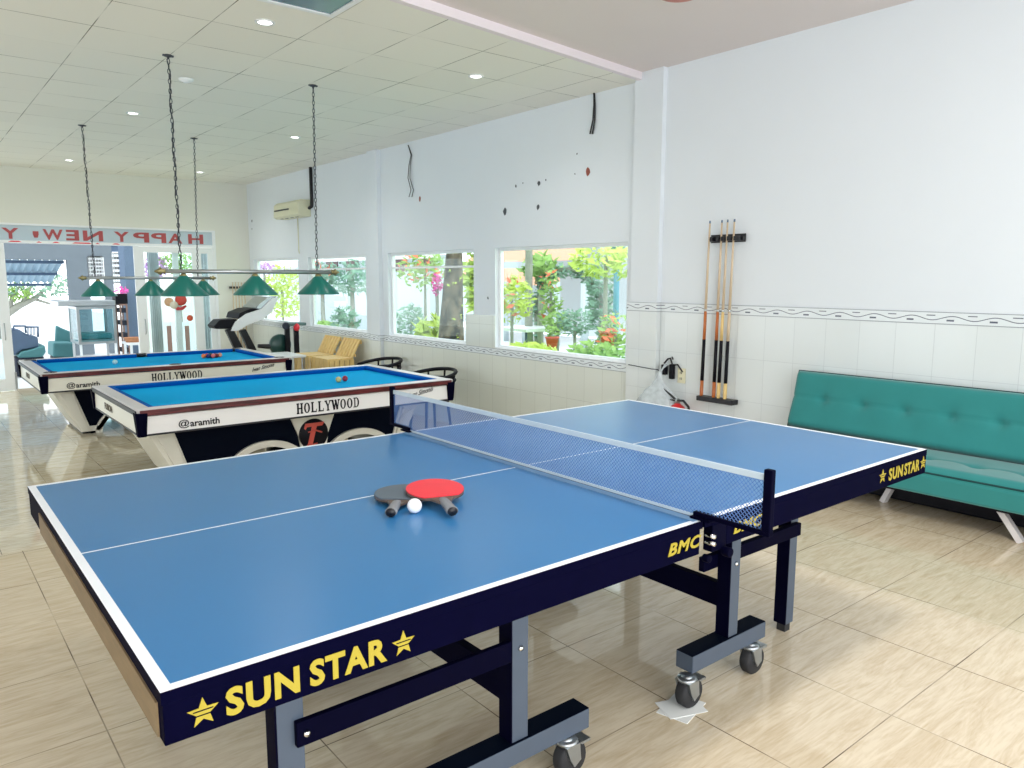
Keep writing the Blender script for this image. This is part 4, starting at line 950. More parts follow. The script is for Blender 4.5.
qa = Q(288, 323, yg - 0.1); qb = Q(305, 325, yg - 0.1); MB().box(qa.x, qb.x, yg - 0.16, yg + 0.1, qa.z - 0.045, qa.z).build('arm_pad', mat('grey_green_pad', lin(86, 112, 112), 0.6), gm, bevel=0.012)
MB().box(4.2, 4.8, yg - 0.2, yg + 0.2, FL, FL + 0.06).build('base', M['black'], gm, bevel=0.01)

# slatted pine chairs at the window wall
def pine_chair(label, y0):
    R = thing('pine_chair', label, 'chair', (4.63, y0 + 0.27, FL), 'slatted pine chairs by the window wall')
    X0, X1, zs, n, wd = 4.42, 4.80, 0.26, 6, 0.54
    for k in range(n):
        ya = y0 + k * wd / n; MB().box(X0 - 0.02, X0, ya, ya + 0.078, FL, zs - 0.025).build('front_slat', M['wood_pale'], R)
    for k in range(5):
        xa = X0 + 0.005 + k * 0.078; MB().box(xa, xa + 0.066, y0 - 0.02, y0, FL, zs - 0.025).build('side_slat', M['wood_pale'], R)
    for k in range(n):
        ya = y0 + k * wd / n; MB().box(X0 - 0.02, X1, ya, ya + 0.08, zs - 0.025, zs).build('seat_slat', M['wood_pale'], R)
        MB().bar((X1 - 0.01, ya + 0.04, zs), (X1 + 0.13, ya + 0.04, 0.515), 0.018, 0.07, up=(0, 1, 0)).build('back_slat', M['wood_pale'], R)
    MB().box(X1 + 0.03, X1 + 0.05, y0 + 0.01, y0 + wd - 0.02, zs + 0.01, zs + 0.05).build('back_rail', M['wood_pale'], R)
    MB().box(X1 + 0.13, X1 + 0.15, y0 + 0.01, y0 + wd - 0.02, 0.45, 0.50).build('back_rail', M['wood_pale'], R)
pine_chair('right hand slatted pine chair, nearer the pillar', 8.72)
pine_chair('left hand slatted pine chair, nearer the exercise machine', 9.36)
tb = thing('low_table', 'low table with white top between the pine chairs and the far billiard table', 'table', (4.17, 9.65, FL))
MB().box(4.0, 4.34, 9.3, 10.0, 0.25, 0.28).build('tabletop', M['white'], tb, bevel=0.004)
for x_ in (4.03, 4.31):
    for y_ in (9.34, 9.96): MB().box(x_ - 0.02, x_ + 0.02, y_ - 0.02, y_ + 0.02, FL, 0.25).build('leg', M['steel'], tb)

# black bentwood armchairs
def armchair(label, cx, cy):
    R = thing('armchair', label, 'chair', (cx, cy, FL), 'black curved-back armchairs by the window wall')
    zt = 0.33
    ring = [(cx + 0.30 * cos(t), cy + 0.31 * sin(t), zt - 0.05 + 0.05 * cos(t)) for t in [radians(-120) + radians(240) * k / 20 for k in range(21)]]
    MB().tube(ring, 0.022, 8).build('arm_rail', M['ink'], R)
    ring2 = [(cx + 0.29 * cos(t), cy + 0.30 * sin(t), zt - 0.13 + 0.03 * cos(t)) for t in [radians(-75) + radians(150) * k / 16 for k in range(17)]]
    MB().tube(ring2, 0.014, 8).build('back_rail', M['ink'], R)
    for a_ in (-115, -60, -20, 20, 60, 115):
        t = radians(a_); MB().tube([(cx + 0.27 * cos(t), cy + 0.28 * sin(t), 0.0), (cx + 0.295 * cos(t), cy + 0.305 * sin(t), zt - 0.05 + 0.05 * cos(t))], 0.013, 6).build('spindle', M['ink'], R)
    MB().lathe([(0, 0.0), (0.27, 0.0), (0.28, 0.02), (0.27, 0.045), (0, 0.055)], 28, (cx, cy, 0)).build('seat', M['black'], R)
    for a_ in (45, 135, 225, 315):
        t = radians(a_); MB().tube([(cx + 0.2 * cos(t), cy + 0.2 * sin(t), 0.0), (cx + 0.25 * cos(t), cy + 0.25 * sin(t), FL)], [0.018, 0.014], 8).build('leg', M['ink'], R)
armchair('black curved-back armchair in front of the pillar', 4.62, 7.66)
armchair('black curved-back armchair beneath the second window, nearer', 4.50, 6.22)

# small cue rack on the entrance wall
cb_ = thing('cue_rack', 'small black cue rack on the entrance wall by the corner', 'cue rack', (4.68, YB, 0.4))
q0 = at(231, 287, 1, YB - 0.05); q1 = at(243, 287, 1, YB - 0.05)
MB().box(q0.x - 0.02, q1.x + 0.06, YB - 0.07, YB, q0.z - 0.03, q0.z + 0.01).build('upper_bar', M['black'], cb_)
MB().box(q0.x - 0.02, q1.x + 0.06, YB - 0.07, YB, -0.23, -0.19).build('lower_bar', M['black'], cb_)
nms = ['leftmost', 'second', 'third', 'fourth', 'rightmost']
for k in range(5):
    xx = q0.x + 0.02 + k * 0.055
    tag(MB().tube([(xx, YB - 0.08, -0.19), (xx, YB - 0.08, 0.1)], [0.016, 0.014], 6).tube([(xx, YB - 0.08, 0.1), (xx, YB - 0.08, q0.z + 0.09)], [0.014, 0.007], 6).build('billiard_cue', M['wood_mid']), '%s pale cue in the small rack on the entrance wall' % nms[k], 'cue', 'cues in the rack on the entrance wall')

# ---------------------------------------------------------------- porch beyond the entrance
YP = 19.0
struct('floor.002', MB().box(-6, 8, YB + 0.2, 60, FL - 0.12, FL - 0.02), M['paving'])
def B(u, v, y): return at(u, v, 1, y)
g0 = B(67, 260, YP); g1 = B(104, 300, YP)
pw = MB(); top = 4.2
pw.box(-3, B(67, 260, YP).x, YP, YP + 0.2, g0.z, top); pw.box(g0.x, B(88, 260, YP).x, YP, YP + 0.2, FL, top)
pw.box(B(88, 260, YP).x, B(104, 260, YP).x, YP, YP + 0.2, B(95, 257, YP).z, top); pw.box(B(104, 260, YP).x, B(112, 260, YP).x, YP, YP + 0.2, FL, top); pw.box(B(112, 260, YP).x, B(127, 260, YP).x, YP, YP + 0.2, B(120, 246, YP).z, top)
pwo = tag(pw.build('porch_wall', M['concrete']), 'grey-blue porch wall with a wide opening beyond the entrance', 'wall')
def ventblock(u0, u1, v0, v1, label):
    a = B(u0, v0, YP); b = B(u1, v1, YP); mb = MB(); nx, nz = 5, 6
    x0, x1, z0, z1 = a.x, b.x, b.z, a.z
    for i in range(nx + 1): xx = x0 + (x1 - x0) * i / nx; mb.box(xx - 0.022, xx + 0.022, YP, YP + 0.12, z0, z1)
    for j in range(nz + 1): zz = z0 + (z1 - z0) * j / nz; mb.box(x0, x1, YP, YP + 0.12, zz - 0.03, zz + 0.03)
    mb.build('vent_screen', M['white'], pwo)
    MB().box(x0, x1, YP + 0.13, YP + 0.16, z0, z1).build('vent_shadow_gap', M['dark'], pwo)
ventblock(88, 104, 257, 279, ''); ventblock(112, 127, 253, 283, '')
MB().box(B(112, 260, YP).x, B(127, 260, YP).x, YP + 0.02, YP + 0.1, B(120, 253, YP).z, B(120, 246, YP).z).build('dark_lintel', M['seatblue'], pwo)
# canopy over the far opening
cn = MB(); za, zb_ = B(30, 259, YP + 0.3).z, B(30, 282, YP + 2.4).z; nn = 60; X0c, X1c = -1.5, B(66, 260, YP).x
vs = []
for i in range(nn + 1):
    x_ = X0c + (X1c - X0c) * i / nn; dz = 0.03 * (1 if i % 2 else -1)
    vs += [(x_, YP + 0.3, za + dz), (x_, YP + 2.4, zb_ + dz)]
cn._add(vs, [(2 * i, 2 * i + 2, 2 * i + 3, 2 * i + 1) for i in range(nn)])
cano = thing('awning', 'corrugated sheet awning with blue rails beyond the porch opening', 'awning', (1.0, YP + 1.3, 1.5))
csh = cn.build('corrugated_sheet', M['canopy'], cano); sm_ = csh.modifiers.new('t', 'SOLIDIFY'); sm_.thickness = 0.01
for (yy, zz) in ((YP + 0.3, za), (YP + 1.35, (za + zb_) / 2), (YP + 2.4, zb_)): MB().box(X0c, X1c, yy - 0.03, yy + 0.03, zz - 0.1, zz - 0.035).build('rail', M['seatblue'], cano)
# post by the door
q0 = B(127, 300, 16.0); q1 = B(142, 300, 16.0)
tag(MB().box(q0.x, q1.x, 16.0, 16.5, FL, 3.4).build('porch_post', M['postblue']), 'square blue-grey porch post just beyond the open door leaf', 'post')
# steel and glass food cabinet
fcb = thing('display_cabinet', 'steel and glass food display cabinet beyond the open door', 'cabinet', (2.8, 15.7, FL))
def frame_box(x0, x1, y0, y1, z0, z1, t, par, m_, nm):
    f = MB()
    for x in (x0, x1 - t):
        for y in (y0, y1 - t): f.box(x, x + t, y, y + t, z0, z1)
    for z in (z0, z1 - t):
        for y in (y0, y1 - t): f.box(x0 + t, x1 - t, y, y + t, z, z + t)
        for x in (x0, x1 - t): f.box(x, x + t, y0 + t, y1 - t, z, z + t)
    return f.build(nm, m_, par)
a0 = B(76, 307, 15.4); a1 = B(118, 346, 15.4)
frame_box(a0.x, a1.x, 15.4, 16.3, a1.z + 0.06, a0.z, 0.05, fcb, M['steel'], 'frame')
MB().box(a0.x + 0.05, a1.x - 0.05, 15.41, 15.42, a1.z + 0.1, a0.z - 0.05).build('front_pane', M['glass_t'], fcb)
MB().box(a0.x + 0.01, a0.x + 0.02, 15.45, 16.25, a1.z + 0.1, a0.z - 0.05).build('side_pane', M['glass_t'], fcb)
MB().box(a0.x + 0.05, a1.x - 0.05, 15.45, 16.25, a1.z + 0.1, a1.z + 0.14).build('shelf', M['steel'], fcb)
MB().box(a0.x - 0.3, a1.x, 15.35, 16.3, a0.z + 0.02, a0.z + 0.12).build('top', M['steel'], fcb, bevel=0.01)
for (x_, y_) in ((a0.x + 0.02, 15.43), (a1.x - 0.05, 15.43), (a0.x + 0.02, 16.2), (a1.x - 0.05, 16.2)): MB().box(x_, x_ + 0.04, y_, y_ + 0.04, FL, a1.z + 0.06).build('leg', M['white'], fcb)
MB().box(a0.x + 0.06, a1.x - 0.06, 15.5, 16.2, a1.z + 0.14, a1.z + 0.26).build('tray', M['seatteal'], fcb, bevel=0.03)
rb_ = thing('storage_shelf', 'narrow dark shelf unit right of the food cabinet', 'shelf', (3.35, 15.7, FL))
q0 = B(119, 300, 15.6); q1 = B(126, 300, 15.6)
frame_box(q0.x, q1.x + 0.02, 15.6, 16.0, FL, B(122, 304, 15.6).z, 0.03, rb_, mat('rusty_frame', lin(140, 112, 100), 0.7), 'frame')
for zz in (-0.1, 0.2, 0.45, 0.7): MB().box(q0.x + 0.03, q1.x, 15.62, 15.98, zz, zz + 0.09).build('shelf_board', M['dark'], rb_)
fp = thing('flower_pot', 'dark pot of pink flowers on the narrow shelf unit', 'potted plant', (3.4, 15.8, 0.95))
zt_ = B(122, 304, 15.6).z
MB().box(q0.x - 0.05, q1.x + 0.04, 15.65, 15.95, zt_, zt_ + 0.2).build('pot', M['ink'], fp)
def foliage(c, rad, n, s, rnd, mb=None):
    mb = mb or MB()
    for _ in range(n):
        while True:
            p_ = Vector((rnd.uniform(-1, 1), rnd.uniform(-1, 1), rnd.uniform(-1, 1)))
            if p_.length <= 1: break
        p_ = Vector((c[0] + p_.x * rad[0], c[1] + p_.y * rad[1], c[2] + p_.z * rad[2]))
        a = Vector((rnd.gauss(0, 1), rnd.gauss(0, 1), rnd.gauss(0, 1))).normalized(); b = a.orthogonal().normalized()
        ss = s * rnd.uniform(0.6, 1.3)
        mb._add([p_ - a * ss, p_ + b * ss * 0.4, p_ + a * ss, p_ - b * ss * 0.4], [(0, 1, 2, 3)])
    return mb
rnd = random.Random(11)
foliage((q1.x - 0.02, 15.8, zt_ + 0.26), (0.12, 0.12, 0.09), 60, 0.04, rnd).build('blossoms', M['flower'], fp)
# reclining chairs seen past the left door leaf
rc = thing('lounge_chair', 'grey-blue padded lounge chair outside, left of the food cabinet', 'chair', (1.7, 15.0, FL))
yr = 15.2
def RQ(uvs, y, th, m_, nm, par, bv=0.03): return MB().prism([tuple(B(u, v, y)) for u, v in uvs], (0, th, 0)).build(nm, m_, par, bevel=bv)
RQ([(11, 329), (20, 330), (28, 335), (38, 337), (39, 347), (30, 349), (22, 350), (14, 356), (11, 352)], yr, 0.6, M['seatblue'], 'backrest', rc)
RQ([(17, 357), (22, 352), (34, 349), (45, 345), (46, 352), (43, 357), (20, 358)], yr - 0.1, 0.7, M['seatteal'], 'seat', rc)
ch_ = MB().tube([B(13, 330, yr), B(14, 326, yr), B(25, 326, yr), B(26, 333, yr)], 0.02, 6).tube([B(26, 327, yr), B(38, 327, yr), B(38, 337, yr)], 0.02, 6)
for u in (28, 31, 34): ch_.tube([B(u, 327, yr), B(u, 335, yr)], 0.01, 6)
ch_.build('frame', M['seatblue'], rc)
MB().box(B(15, 357, yr).x, B(44, 357, yr).x, yr, yr + 0.5, FL, B(30, 357, yr).z).build('base', M['dark'], rc, bevel=0.02)
rc2 = thing('bench', 'teal-grey box bench under the glass beside the food cabinet', 'bench', (2.3, 16.8, FL))
RQ([(53, 343), (75, 343), (75, 357), (53, 357)], 16.6, 0.7, M['seatteal'], 'seat_block', rc2)
RQ([(56, 325), (62, 328), (74, 333), (75, 343), (55, 343)], 17.2, 0.1, M['seatteal'], 'back_cushion', rc2)
MB().box(B(54, 357, 16.7).x, B(74, 357, 16.7).x, 16.7, 17.2, FL - 0.02, B(60, 357, 16.7).z).build('base', M['dark'], rc2)
tb_ = thing('tea_table', 'white table with brown basket beyond the post', 'table', (3.7, 17.5, FL))
q0 = B(124, 343, 15.0); q1 = B(144, 343, 15.0)
MB().box(q0.x, q1.x, 14.6, 15.2, 0.12, 0.16).build('tabletop', M['white'], tb_)
for (x_, y_) in ((q0.x + 0.05, 14.65), (q1.x - 0.05, 14.65), (q0.x + 0.05, 15.15), (q1.x - 0.05, 15.15)): MB().box(x_ - 0.02, x_ + 0.02, y_ - 0.02, y_ + 0.02, FL, 0.12).build('leg', M['white'], tb_)
q2 = B(133, 338, 14.9); tag(MB().lathe([(0, 0), (0.13, 0), (0.17, 0.09), (0.15, 0.09), (0.12, 0.02), (0, 0.02)], 18, (q2.x, 14.9, 0.16)).build('basket', mat('brown_wicker', lin(176, 120, 84), 0.7, var=0.3, scale=30)), 'brown round basket on the white table beyond the door', 'basket')
# right side glazed part: curtain, festive decals, fence beyond
cu = MB(); X0_, X1_ = 4.36, 4.36
fenc = thing('garden_fence', 'brown and white picket fence seen through the right glass door', 'fence', (3.9, 15.5, FL))
for k, u in enumerate((164, 168.5, 173, 177.5, 182, 186.5, 191)):
    q = B(u, 320, 15.5); MB().box(q.x - 0.045, q.x + 0.045, 15.5, 15.53, FL - 0.02, B(u, 326 if k % 2 else 322, 15.5).z).build('picket', M['mahog2'] if False else (M['white'] if k % 2 == 0 else mat('brown_picket', lin(140, 104, 92), 0.7)), fenc)
MB().box(B(162, 325, 15.5).x, B(192, 325, 15.5).x, 15.54, 15.58, B(175, 325, 15.5).z, B(175, 322.5, 15.5).z).build('rail', M['white'], fenc)
dec = bpy.data.objects.new('festive_decals', None)
dcl = thing('festive_sticker', 'red and orange festive sticker on the right glass door', 'sticker', (3.65, YB, 0.9))
yy = YB - 0.008
def disc(u, v, r, m_, nm, y=yy, sx=1): q = B(u, v, y); MB().lathe([(0, -0.001), (r, -0.001), (r, 0.001), (0, 0.001)], 20, (q.x, y, q.z), axis=1).build(nm, m_, dcl)
disc(181, 300, 0.10, mat('sticker_red', lin(222, 74, 60), 0.6), 'round_motif'); disc(169, 302, 0.08, mat('sticker_orange', lin(228, 170, 120), 0.6), 'round_motif'); disc(174, 305, 0.07, mat('sticker_cream', lin(236, 220, 200), 0.6), 'round_motif', yy - 0.002)
q = B(180, 309, yy); MB().prism([(q.x - 0.13, yy, q.z + 0.03), (q.x - 0.05, yy, q.z - 0.02), (q.x + 0.05, yy, q.z - 0.02), (q.x + 0.12, yy, q.z + 0.04), (q.x + 0.1, yy, q.z + 0.07), (q.x, yy, q.z + 0.03), (q.x - 0.1, yy, q.z + 0.06)], (0, 0.002, 0)).build('ribbon_motif', mat('ribbon_red', lin(206, 60, 66), 0.6), dcl)
q = B(190, 318, YB - 0.01); tag(MB().lathe([(0, -0.001), (0.055, -0.001), (0.055, 0.001), (0, 0.001)], 18, (q.x, YB - 0.01, q.z), axis=1).build('round_sticker', mat('sticker_orange_red', lin(236, 90, 60), 0.6)), 'small round orange sticker lower on the right glass door', 'sticker')
for i, (u0, u1) in enumerate(((150, 161), (196, 212))):
    cm_ = MB(); n = 24; vs = []
    a = B(u0, 300, YB + 0.35).x; b = B(u1, 300, YB + 0.35).x
    for k in range(n + 1):
        x_ = a + (b - a) * k / n; y_ = YB + 0.35 + 0.03 * sin(k * 1.6); vs += [(x_, y_, FL + 0.02), (x_, y_, 1.9)]
    cm_._add(vs, [(2 * k, 2 * k + 2, 2 * k + 3, 2 * k + 1) for k in range(n)], True)
    co = cm_.build('curtain', mat('pale_curtain', lin(214, 224, 226), 0.8)); sm_ = co.modifiers.new('t', 'SOLIDIFY'); sm_.thickness = 0.006
    tag(co, 'pale curtain behind the right glass door, ' + ('beside the open leaf' if i == 0 else 'nearest the room corner'), 'curtain')

# ---------------------------------------------------------------- garden
struct('floor.003', MB().box(XW + 0.12, 40, -6, YB + 0.2, FL - 0.12, FL - 0.02), M['grass'])
tag(MB().box(10.5, 16, 0, 40, FL - 0.019, FL - 0.005).build('garden_path', M['paving']), 'pale paved yard beyond the planting', 'path')['kind'] = 'structure'
def A(u, v, x): return at(u, v, 0, x)
def bush(name, label, cat, u, v, x, rad, m_, n, s, trunk=None, seed=1, grp=None, extra=None):
    c = A(u, v, x); rn = random.Random(seed)
    R = thing(name, label, cat, (c.x, c.y, FL - 0.02), grp)
    lf = foliage((c.x, c.y, c.z), rad, n, s, rn).build('foliage', m_, R)
    if trunk:
        tp = [(c.x + 0.05, c.y + 0.08, FL - 0.02), (c.x - 0.02, c.y - 0.02, (FL + c.z) / 2), (c.x, c.y, c.z + rad[2] * 0.3)]
        MB().tube(tp, [trunk, trunk * 0.85, trunk * 0.5], 10).build('trunk', M['bark2'], R)
    else:
        MB().tube([(c.x, c.y, FL - 0.02), (c.x, c.y, c.z)], 0.03, 6).build('stem', M['bark2'], R)
    if extra:
        foliage((c.x - 0.1, c.y, c.z + rad[2] * 0.2), tuple(r_ * 0.9 for r_ in rad), extra[1], s, rn).build('blossoms', extra[0], R)
    return R
# large trunk behind the second window
tr = thing('large_tree', 'thick mottled tree trunk right outside the second window', 'tree', (6.6, 8.2, FL))
ca = A(451, 340, 6.6); cbt = A(454.5, 248, 6.6); ctp = A(457, 150, 6.6)
MB().tube([(6.6, ca.y, FL - 0.02), ca, ((6.6), (ca.y + cbt.y) / 2, (ca.z + cbt.z) / 2), cbt, ctp], [0.26, 0.21, 0.165, 0.125, 0.11], 20).build('trunk', M['bark'], tr)
rr = random.Random(5)
for k in range(26):
    t = rr.random(); y_ = ca.y + (cbt.y - ca.y) * t; z_ = ca.z + (cbt.z - ca.z) * t; an = rr.uniform(pi * 0.6, pi * 1.6); rd = 0.2 - 0.08 * t
    foliage((6.6 + rd * cos(an), y_ + rd * sin(an), z_), (0.03, 0.03, 0.04), 5, 0.035, rr).build('epiphyte', M['leafy'], tr) if k < 12 else None
foliage((6.9, ctp.y, 3.0), (1.0, 1.3, 0.6), 300, 0.14, rr).build('foliage', M['leaf'], tr)
bush('young_palm', 'tall bright green fronds right of the thick trunk', 'plant', 477, 275, 7.4, (0.25, 0.25, 0.6), M['leafy'], 150, 0.16, 0.06, 21)
bush('bougainvillea', 'magenta bougainvillea left of the thick trunk', 'shrub', 437, 285, 7.0, (0.10, 0.12, 0.2), M['flower'], 110, 0.05, None, 22)
bush('flowering_shrub', 'loose green and orange shrub at top of the second window', 'shrub', 425, 270, 8.5, (0.5, 0.8, 0.45), M['leaf'], 330, 0.09, 0.04, 23, None, (M['orange'], 60))
bush('broadleaf_plant', 'yellow-green broadleaf plant at the foot of the thick trunk', 'plant', 432, 332, 6.9, (0.25, 0.32, 0.28), M['leafy'], 120, 0.16, None, 24)
bush('conifer_shrub', 'grey-green rounded shrub at left of the second window', 'shrub', 411, 325, 8.0, (0.35, 0.45, 0.45), M['leafd'], 300, 0.08, None, 25)
# first window: arch hedge, palm, roofed pavilion, shrubs, pots
bush('leafy_plant', 'yellow-green and orange leafed plant at left of the first window', 'plant', 512, 300, 8.0, (0.35, 0.45, 0.42), M['leafy'], 300, 0.085, None, 31, None, (M['orange'], 40))
bush('leafy_tree', 'bright yellow-green tree hanging into the first window from top right', 'tree', 606, 262, 8.0, (0.5, 0.6, 0.28), M['leafy'], 380, 0.09, 0.05, 32)
bush('small_palm', 'orange-tinged palm crown in front of the tiled roof', 'plant', 541, 268, 10.0, (0.4, 0.45, 0.3), M['leaf'], 170, 0.14, 0.08, 33)
bush('vine_column', 'tall blue-green vine covered stem right of the arch', 'plant', 601, 300, 9.5, (0.25, 0.3, 0.9), M['leafd'], 330, 0.09, 0.05, 34)
bush('round_shrub', 'round green shrub under the arch', 'shrub', 575, 322, 8.6, (0.3, 0.36, 0.24), M['leafd'], 330, 0.06, None, 35)
bush('round_shrub', 'smaller light green shrub left of the round one', 'shrub', 558, 323, 8.8, (0.25, 0.22, 0.22), M['leaf'], 220, 0.06, None, 36)
bush('ground_cover', 'bright green leafy ground cover at foot of the first window', 'plant', 530, 350, 6.4, (0.2, 0.5, 0.1), M['leafy'], 240, 0.08, None, 37)
bush('ground_cover', 'green grassy planting at right foot of the first window', 'plant', 600, 352, 6.6, (0.25, 0.55, 0.12), M['leaf'], 260, 0.07, None, 38)
bush('flowering_shrub', 'sparse shrub with reddish flowers at right edge of the first window', 'shrub', 616, 335, 7.6, (0.25, 0.3, 0.35), M['leaf'], 200, 0.06, None, 39, None, (M['orange'], 30))
bush('flowering_shrub', 'vine tangle with orange blossom left of the arch', 'shrub', 551, 300, 9.4, (0.22, 0.22, 0.6), M['leaf'], 240, 0.08, 0.05, 40, None, (M['orange'], 25))
arch = thing('hedge_arch', 'round leafy hedge arch over the path, centre of the first window', 'arch', tuple(A(572, 345, 10.0)))
c = A(568, 305, 10.0); rn = random.Random(8); hm = MB()
for k in range(23):
    t = pi * k / 22; foliage((10.0, c.y - 0.95 * cos(t), c.z + 0.85 * sin(t) - 0.15), (0.16, 0.18, 0.16), 34, 0.07, rn, hm)
for s in (-1, 1):
    for k in range(7): foliage((10.0, c.y + s * 0.95, c.z - 0.3 - 0.22 * k), (0.14, 0.16, 0.16), 26, 0.07, rn, hm)
hm.build('foliage', M['leafd'], arch)
MB().tube([(10.0, c.y - 0.95 * cos(pi * k / 16), c.z + 0.85 * sin(pi * k / 16) - 0.15) for k in range(17)], 0.05, 6).tube([(10, c.y - 0.95, c.z - 0.15), (10, c.y - 0.95, FL)], 0.05, 6).tube([(10, c.y + 0.95, c.z - 0.15), (10, c.y + 0.95, FL)], 0.05, 6).build('frame', M['bark2'], arch)
pv = thing('pavilion', 'open pavilion with a clay tiled roof behind the garden', 'building', (15, 14, FL))
xr = 15.0
r0 = A(498, 250, xr); r1 = A(588, 250, xr)
zt2, zb2 = A(540, 236, xr).z + 0.5, A(540, 262, xr).z
MB().prism([(xr - 1.0, r1.y - 0.5, zb2), (xr + 0.2, r1.y + 0.5, zt2), (xr + 0.2, r0.y - 0.5, zt2), (xr - 1.0, r0.y + 0.5, zb2)], (0.12, 0, 0)).build('upper_roof', M['tile_roof'], pv)
zl2, zl1 = A(540, 285, xr - 1).z, A(540, 268, xr - 1).z
MB().prism([(xr - 1.6, r1.y - 0.5, zl2), (xr - 1.2, r1.y, zl1), (xr - 1.2, r0.y, zl1), (xr - 1.6, r0.y + 0.5, zl2)], (0.1, 0, 0)).build('lower_roof', M['tile_roof'], pv)
for u in (505, 526, 556, 585): q = A(u, 300, xr - 1.6); MB().tube([(xr - 1.6, q.y, FL), (xr - 1.6, q.y, zl2 + 0.1)], 0.11, 12).build('column', M['garden_wall'], pv)
MB().box(xr + 1.5, xr + 1.7, r1.y - 2, r0.y + 2, FL, zt2).build('wall', M['garden_wall'], pv)
wl = MB().box(18, 18.2, -4, 45, FL, 2.0); tag(wl.build('garden_wall', M['garden_wall']), 'long white garden wall behind everything outside', 'wall')
bl = thing('neighbour_house', 'pale house with a roof band beyond the third window', 'building', (15, 25, FL))
q0 = A(388, 262, 12); q1 = A(312, 262, 12)
MB().box(12.0, 12.1, 17.5, 27, A(350, 261, 12).z, A(350, 256, 12).z + 0.4).build('roof_band', M['rail_alu'], bl)
MB().box(12.3, 12.5, 17, 28, FL, A(350, 258, 12).z).build('wall', M['garden_wall'], bl)
for k in range(6): MB().box(12.26, 12.3, 18 + k * 1.6, 18.9 + k * 1.6, 1.6, 2.0).build('shutter', M['mahog'], bl)
# palm trunk and lamp post
q0 = A(529, 240, 9.0); q1 = A(529, 330, 9.0)
pt = thing('palm_tree', 'slim grey palm trunk crossing the tiled roof in the first window', 'tree', (9.0, q0.y, FL))
MB().tube([(9.0, q0.y - 0.05, FL), (9.0, q0.y, 0.6), (9.0, q0.y, 1.9), (9.0, q0.y + 0.03, 3.2)], [0.09, 0.075, 0.07, 0.06], 12).build('trunk', M['bark2'], pt)
foliage((9.0, q0.y, 3.4), (0.9, 0.9, 0.4), 200, 0.2, rnd).build('fronds', M['leaf'], pt)
q0 = A(617, 258, 9.0)
lp = thing('lamp_post', 'teal garden lamp post at right of the first window', 'lamp', (9.0, q0.y, FL))
MB().tube([(9, q0.y, FL), (9, q0.y, q0.z)], 0.05, 10).build('pole', mat('teal_paint', lin(70, 140, 160), 0.5), lp)
MB().lathe([(0.05, 0), (0.12, 0.05), (0.14, 0.25), (0.16, 0.27), (0.02, 0.36)], 12, (9, q0.y, q0.z)).build('lantern', mat('teal_paint_dark', lin(60, 120, 140), 0.5), lp)
def pot(u, v, x, r, label, m_=None):
    q = A(u, v, x); R = thing('garden_pot', label, 'potted plant', (x, q.y, q.z), 'red clay pots in the garden')
    MB().tube([(x, q.y, FL - 0.02), (x, q.y, q.z)], r * 0.6, 12).build('plinth', M['garden_wall'], R)
    MB().lathe([(0, 0), (r * 0.7, 0), (r, r * 1.5), (r * 1.1, r * 1.5), (r * 1.1, r * 1.7), (r * 0.9, r * 1.7), (r * 0.8, r * 1.3), (0, r * 1.3)], 18, (x, q.y, q.z)).build('pot', M['potred'], R)
    foliage((x, q.y, q.z + r * 2.6), (r, r, r), 60, r * 0.4, rnd).build('plant', M['leaf'], R)
pot(608, 345, 7.8, 0.13, 'red clay pot at right in the first window'); pot(552, 348, 7.4, 0.10, 'red clay pot at bottom centre of the first window')
cr_ = thing('garden_table', 'pale garden table at lower left of the first window', 'table', (8.5, 10.3, FL))
q0 = A(500, 328, 8.5); q1 = A(535, 332, 8.5)
MB().box(8.3, 9.2, q1.y, q0.y, q1.z, q1.z + 0.05).build('tabletop', M['white'], cr_)
for y_ in (q1.y + 0.08, q0.y - 0.08):
    for x_ in (8.36, 9.1): MB().tube([(x_, y_, FL - 0.02), (x_, y_, q1.z)], 0.02, 8).build('leg', M['steelblue'], cr_)
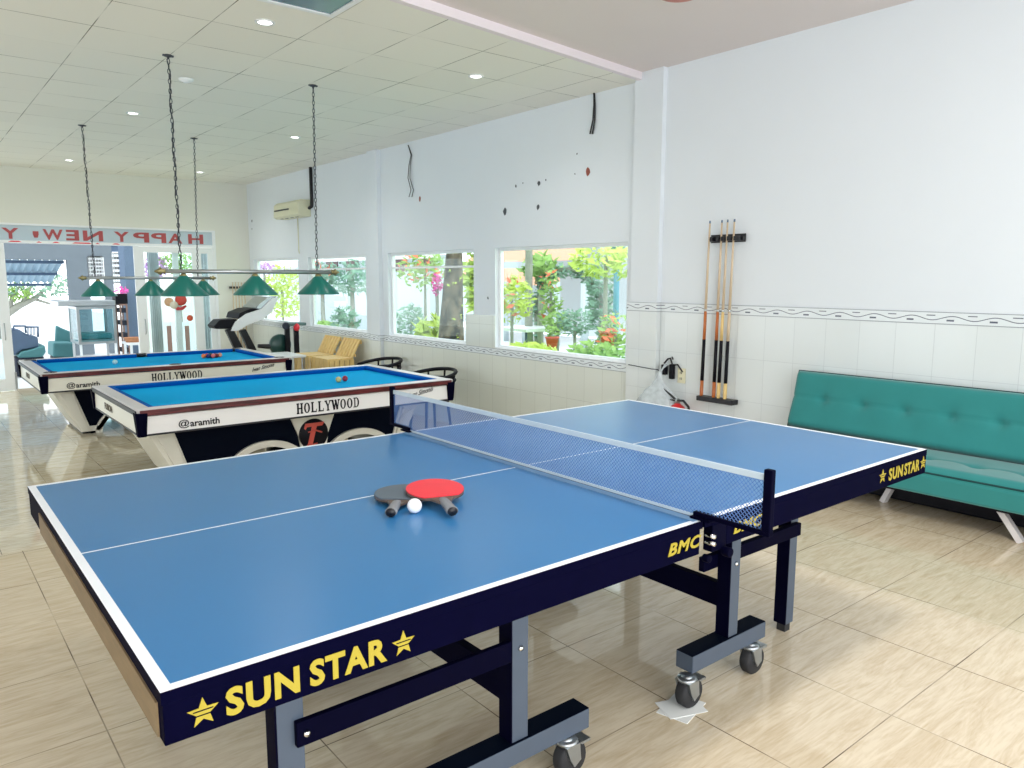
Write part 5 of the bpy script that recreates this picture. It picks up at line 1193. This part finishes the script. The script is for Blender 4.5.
# third and fourth window
bush('grey_green_tree', 'grey-green tree at top right of the third window', 'tree', 352, 278, 9.5, (0.6, 0.9, 0.5), M['leafd'], 380, 0.11, 0.08, 51)
bush('grey_green_tree', 'bushy grey-green crown at top left of the third window', 'tree', 322, 274, 9.0, (0.5, 0.7, 0.35), M['leafd'], 240, 0.10, 0.07, 52, None, (M['orange'], 50))
bush('conifer_shrub', 'pointed grey-green shrub at bottom of the third window', 'shrub', 345, 321, 7.5, (0.3, 0.4, 0.35), M['leafd'], 260, 0.08, None, 53)
bush('low_hedge', 'pale green low hedge at bottom left of the third window', 'shrub', 322, 327, 7.4, (0.3, 0.7, 0.14), M['leaf'], 220, 0.08, None, 54)
bush('climbing_hedge', 'yellow-green climbing hedge filling the fourth window', 'shrub', 282, 290, 8.3, (0.25, 1.4, 0.85), M['leafy'], 800, 0.08, None, 55)
bush('bougainvillea', 'lilac bougainvillea at top left of the fourth window', 'shrub', 264, 268, 7.3, (0.2, 0.5, 0.18), M['lilac'], 160, 0.06, None, 56)
def doorbush(name, label, u, v, y, rad, m_, n, sd):
    c = B(u, v, y); R = thing(name, label, 'shrub', (c.x, y, FL)); foliage(tuple(c), rad, n, 0.07, random.Random(sd)).build('foliage', m_, R)
    MB().tube([(c.x, y, FL - 0.02), (c.x, y, c.z)], 0.03, 6).build('stem', M['bark2'], R)
doorbush('garden_shrub', 'green shrub high behind the right glass door', 178, 264, 17.0, (0.5, 0.3, 0.25), M['leaf'], 300, 61)
doorbush('garden_shrub', 'lilac flowering shrub high behind the right glass door, beside the open leaf', 155, 266, 17.0, (0.25, 0.3, 0.3), M['lilac'], 160, 62)
tag(MB().box(4.3, 7.1, 19.6, 19.8, FL - 0.02, 1.3).build('boundary_wall', M['wall_cream']), 'pale boundary wall seen through the right glass door', 'wall')
# tree beyond the porch
ot = thing('street_tree', 'bare-branched tree with pale leaves beyond the porch opening', 'tree', (0.5, 26, FL))
yo = 26.0
MB().tube([(B(2, 360, yo).x, yo, FL), B(4, 315, yo), B(20, 305, yo), B(34, 299, yo), B(44, 290, yo)], [0.25, 0.14, 0.1, 0.07, 0.04], 8).tube([B(22, 304, yo), B(28, 292, yo), B(33, 284, yo)], [0.07, 0.05, 0.03], 6).tube([B(34, 299, yo), B(44, 302, yo), B(55, 305, yo)], [0.05, 0.04, 0.03], 6).tube([B(10, 310, yo), B(12, 296, yo), B(20, 286, yo)], [0.07, 0.05, 0.03], 6).build('branches', M['bark2'], ot)
foliage(B(36, 286, yo), (1.9, 0.5, 0.35), 330, 0.11, rnd).build('foliage', M['leafd'], ot)
foliage(B(14, 292, yo), (0.5, 0.4, 0.3), 120, 0.11, rnd).build('foliage', M['leaf'], ot)
